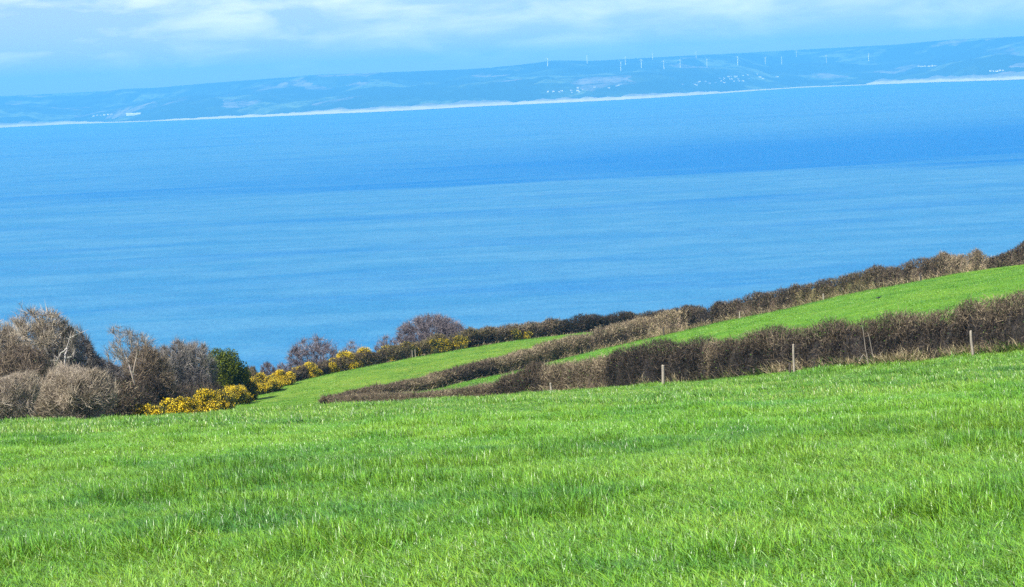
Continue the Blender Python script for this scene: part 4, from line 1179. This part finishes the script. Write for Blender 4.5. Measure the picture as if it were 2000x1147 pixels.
# ------------------------------------------------------------------ grass
def clump(seed, n, spread, h, w, straw=.016):
    rng = np.random.default_rng(seed); V = []; T = []; C = []
    for i in range(n):
        a = rng.normal(0, spread, 2); hh = h * rng.uniform(.45, 1.15); ww = w * rng.uniform(.6, 1.3)
        az = rng.uniform(0, 2 * np.pi); ld = np.array([np.cos(az), np.sin(az)]) + np.array([-.55, .15])
        lean = rng.uniform(.2, 1.35); side = np.array([-np.sin(az), np.cos(az), 0]) if rng.random() < .6 else np.array([1, 0, 0])
        tw = rng.normal(0, .4); b = len(V)
        for q, (f, wf) in enumerate(((0, .8), (.45, 1), (.8, .7))):
            p = np.array([a[0] + ld[0] * lean * hh * f ** 1.8, a[1] + ld[1] * lean * hh * f ** 1.8, hh * (f - .18 * lean * f * f) - .01])
            V += [p - side * ww * wf * .5, p + side * ww * wf * .5]
        f = 1.0; V.append(np.array([a[0] + ld[0] * lean * hh, a[1] + ld[1] * lean * hh, hh * (1 - .3 * lean)]))
        T += [(b, b + 1, b + 3), (b, b + 3, b + 2), (b + 2, b + 3, b + 5), (b + 2, b + 5, b + 4), (b + 4, b + 5, b + 6)]
        g = rng.uniform(.42, 1.50)
        c = (np.array([g * rng.uniform(.85, 1.2), g, g * rng.uniform(.7, 1.6)]) if rng.random() > straw else np.array([2.4, 1.25, 5.0]) * rng.uniform(.6, 1.1))
        C += [c] * 7
    return mesh_np("grass_tuft", np.array(V), np.array(T), M_BLADE, np.array(C))

tuft_col = bpy.data.collections.new("grass_tufts")      # sources for the scattered grass
def src(i, me):
    o = bpy.data.objects.new("grass_tuft_%02d" % i, me); tuft_col.objects.link(o)
for i in range(4): src(i, clump(10 + i, 66, .115, .16, .0074))
for i in range(4, 7): src(i, clump(20 + i, 50, .14, .16, .0110))
for i in range(7, 10): src(i, clump(30 + i, 40, .20, .16, .016, .018))
for i in range(10, 12): src(i, clump(50 + i, 30, .38, .09, .03, .05))

def grass_nodes():
    ng = bpy.data.node_groups.new("scatter_grass", 'GeometryNodeTree')
    ng.interface.new_socket("Geometry", in_out='INPUT', socket_type='NodeSocketGeometry')
    ng.interface.new_socket("Geometry", in_out='OUTPUT', socket_type='NodeSocketGeometry')
    N = ng.nodes.new; K = ng.links.new
    gi = N("NodeGroupInput"); go = N("NodeGroupOutput")
    ci = N("GeometryNodeCollectionInfo"); ci.inputs["Collection"].default_value = tuft_col
    ci.inputs["Separate Children"].default_value = True; ci.inputs["Reset Children"].default_value = True
    ip = N("GeometryNodeInstanceOnPoints"); ip.inputs["Pick Instance"].default_value = True
    def attr(name, typ):
        a = N("GeometryNodeInputNamedAttribute"); a.data_type = typ; a.inputs["Name"].default_value = name
        return a.outputs[0]
    er = N("FunctionNodeEulerToRotation")
    K(gi.outputs[0], ip.inputs["Points"]); K(ci.outputs[0], ip.inputs["Instance"])
    K(attr("pick", 'INT'), ip.inputs["Instance Index"])
    K(attr("turn", 'FLOAT_VECTOR'), er.inputs[0]); K(er.outputs[0], ip.inputs["Rotation"])
    K(attr("size", 'FLOAT_VECTOR'), ip.inputs["Scale"])
    K(ip.outputs[0], go.inputs[0])
    return ng
GN = grass_nodes()

def scatter(name, P, pick_, turn, size, **props):
    me = bpy.data.meshes.new(name); me.vertices.add(len(P)); me.vertices.foreach_set("co", P.astype(np.float32).ravel())
    a = me.attributes.new("pick", 'INT', 'POINT'); a.data.foreach_set("value", pick_.astype(np.int32))
    a = me.attributes.new("turn", 'FLOAT_VECTOR', 'POINT'); a.data.foreach_set("vector", turn.astype(np.float32).ravel())
    a = me.attributes.new("size", 'FLOAT_VECTOR', 'POINT'); a.data.foreach_set("vector", size.astype(np.float32).ravel())
    me.materials.append(M_BLADE)
    o = link(name, me, kind="stuff", **props)
    md = o.modifiers.new("scatter", 'NODES'); md.node_group = GN
    return o

rng = np.random.default_rng(77)
bands = [(10.5, 22, 46, 0, 4, 1.0), (22, 34, 34, 0, 4, 1.1), (34, 52, 27, 4, 7, 1.0), (52, 74, 17, 7, 10, 1.0), (74, 112, 12, 7, 10, 1.1)]
PP, PK, SC = [], [], []
for y0, y1, dens, k0, k1, sc in bands:
    hw = 0.30
    area = hw * (y1 ** 2 - y0 ** 2) + 6 * (y1 - y0); n = int(area * dens)
    y = np.sqrt(rng.uniform(y0 ** 2, y1 ** 2, n)); x = rng.uniform(-1, 1, n) * (hw * y + 3)
    PP.append(np.stack([x, y], -1)); PK.append(rng.integers(k0, k1, n)); SC.append(np.full(n, sc))
PP = np.concatenate(PP); PK = np.concatenate(PK); SC = np.concatenate(SC)
lim = np.where(PP[:, 0] > -12, hedge_y(HEDGE1, PP[:, 0]) - 0.1, np.interp(PP[:, 0], [-60, -26, -20, -12], [78, 84, 96, 112]))
ok = PP[:, 1] < np.minimum(lim, 110); PP, PK, SC = PP[ok], PK[ok], SC[ok]
lush = smooth((fbm(PP[:, 0] / 1.6, PP[:, 1] / 2.4, 61, 3) - .52) / .2)
big = fbm(PP[:, 0] / 7.0, PP[:, 1] / 9.0, 62, 3)
sc = SC * (0.38 + .45 * big + .90 * lush) * rng.uniform(.8, 1.2, len(PP))
Z = gz(PP[:, 0], PP[:, 1])
scatter("meadow_grass", np.column_stack([PP, Z]), PK, np.column_stack([rng.normal(0, .06, len(PP)), rng.normal(0, .06, len(PP)), rng.normal(0, .9, len(PP))]),
        np.column_stack([.75 + .25 * sc, .75 + .25 * sc, sc]))
# short pasture of the upper fields
n = 70000
y = rng.uniform(95, 224, n); x = rng.uniform(-40, 62, n)
hy1 = hedge_y(HEDGE1, x); hy3 = hedge_y(HEDGE3, x)
ok = (y > np.where(x < -11, 140, hy1 + 2.5)) & (y < np.where(x > 8, hedge_y(HEDGE2, x), hy3) + .3) & (np.abs(y - hedge_y(HEDGE2, x)) > .8)
x, y = x[ok], y[ok]
sc = rng.uniform(.45, 1.1, len(x)) * (.55 + .6 * fbm(x / 3, y / 3, 71, 2))
scatter("pasture_grass", np.column_stack([x, y, gz(x, y)]), rng.integers(10, 12, len(x)), np.column_stack([np.zeros(len(x)), np.zeros(len(x)), rng.normal(0, 1.2, len(x))]), np.column_stack([sc, sc, sc]))
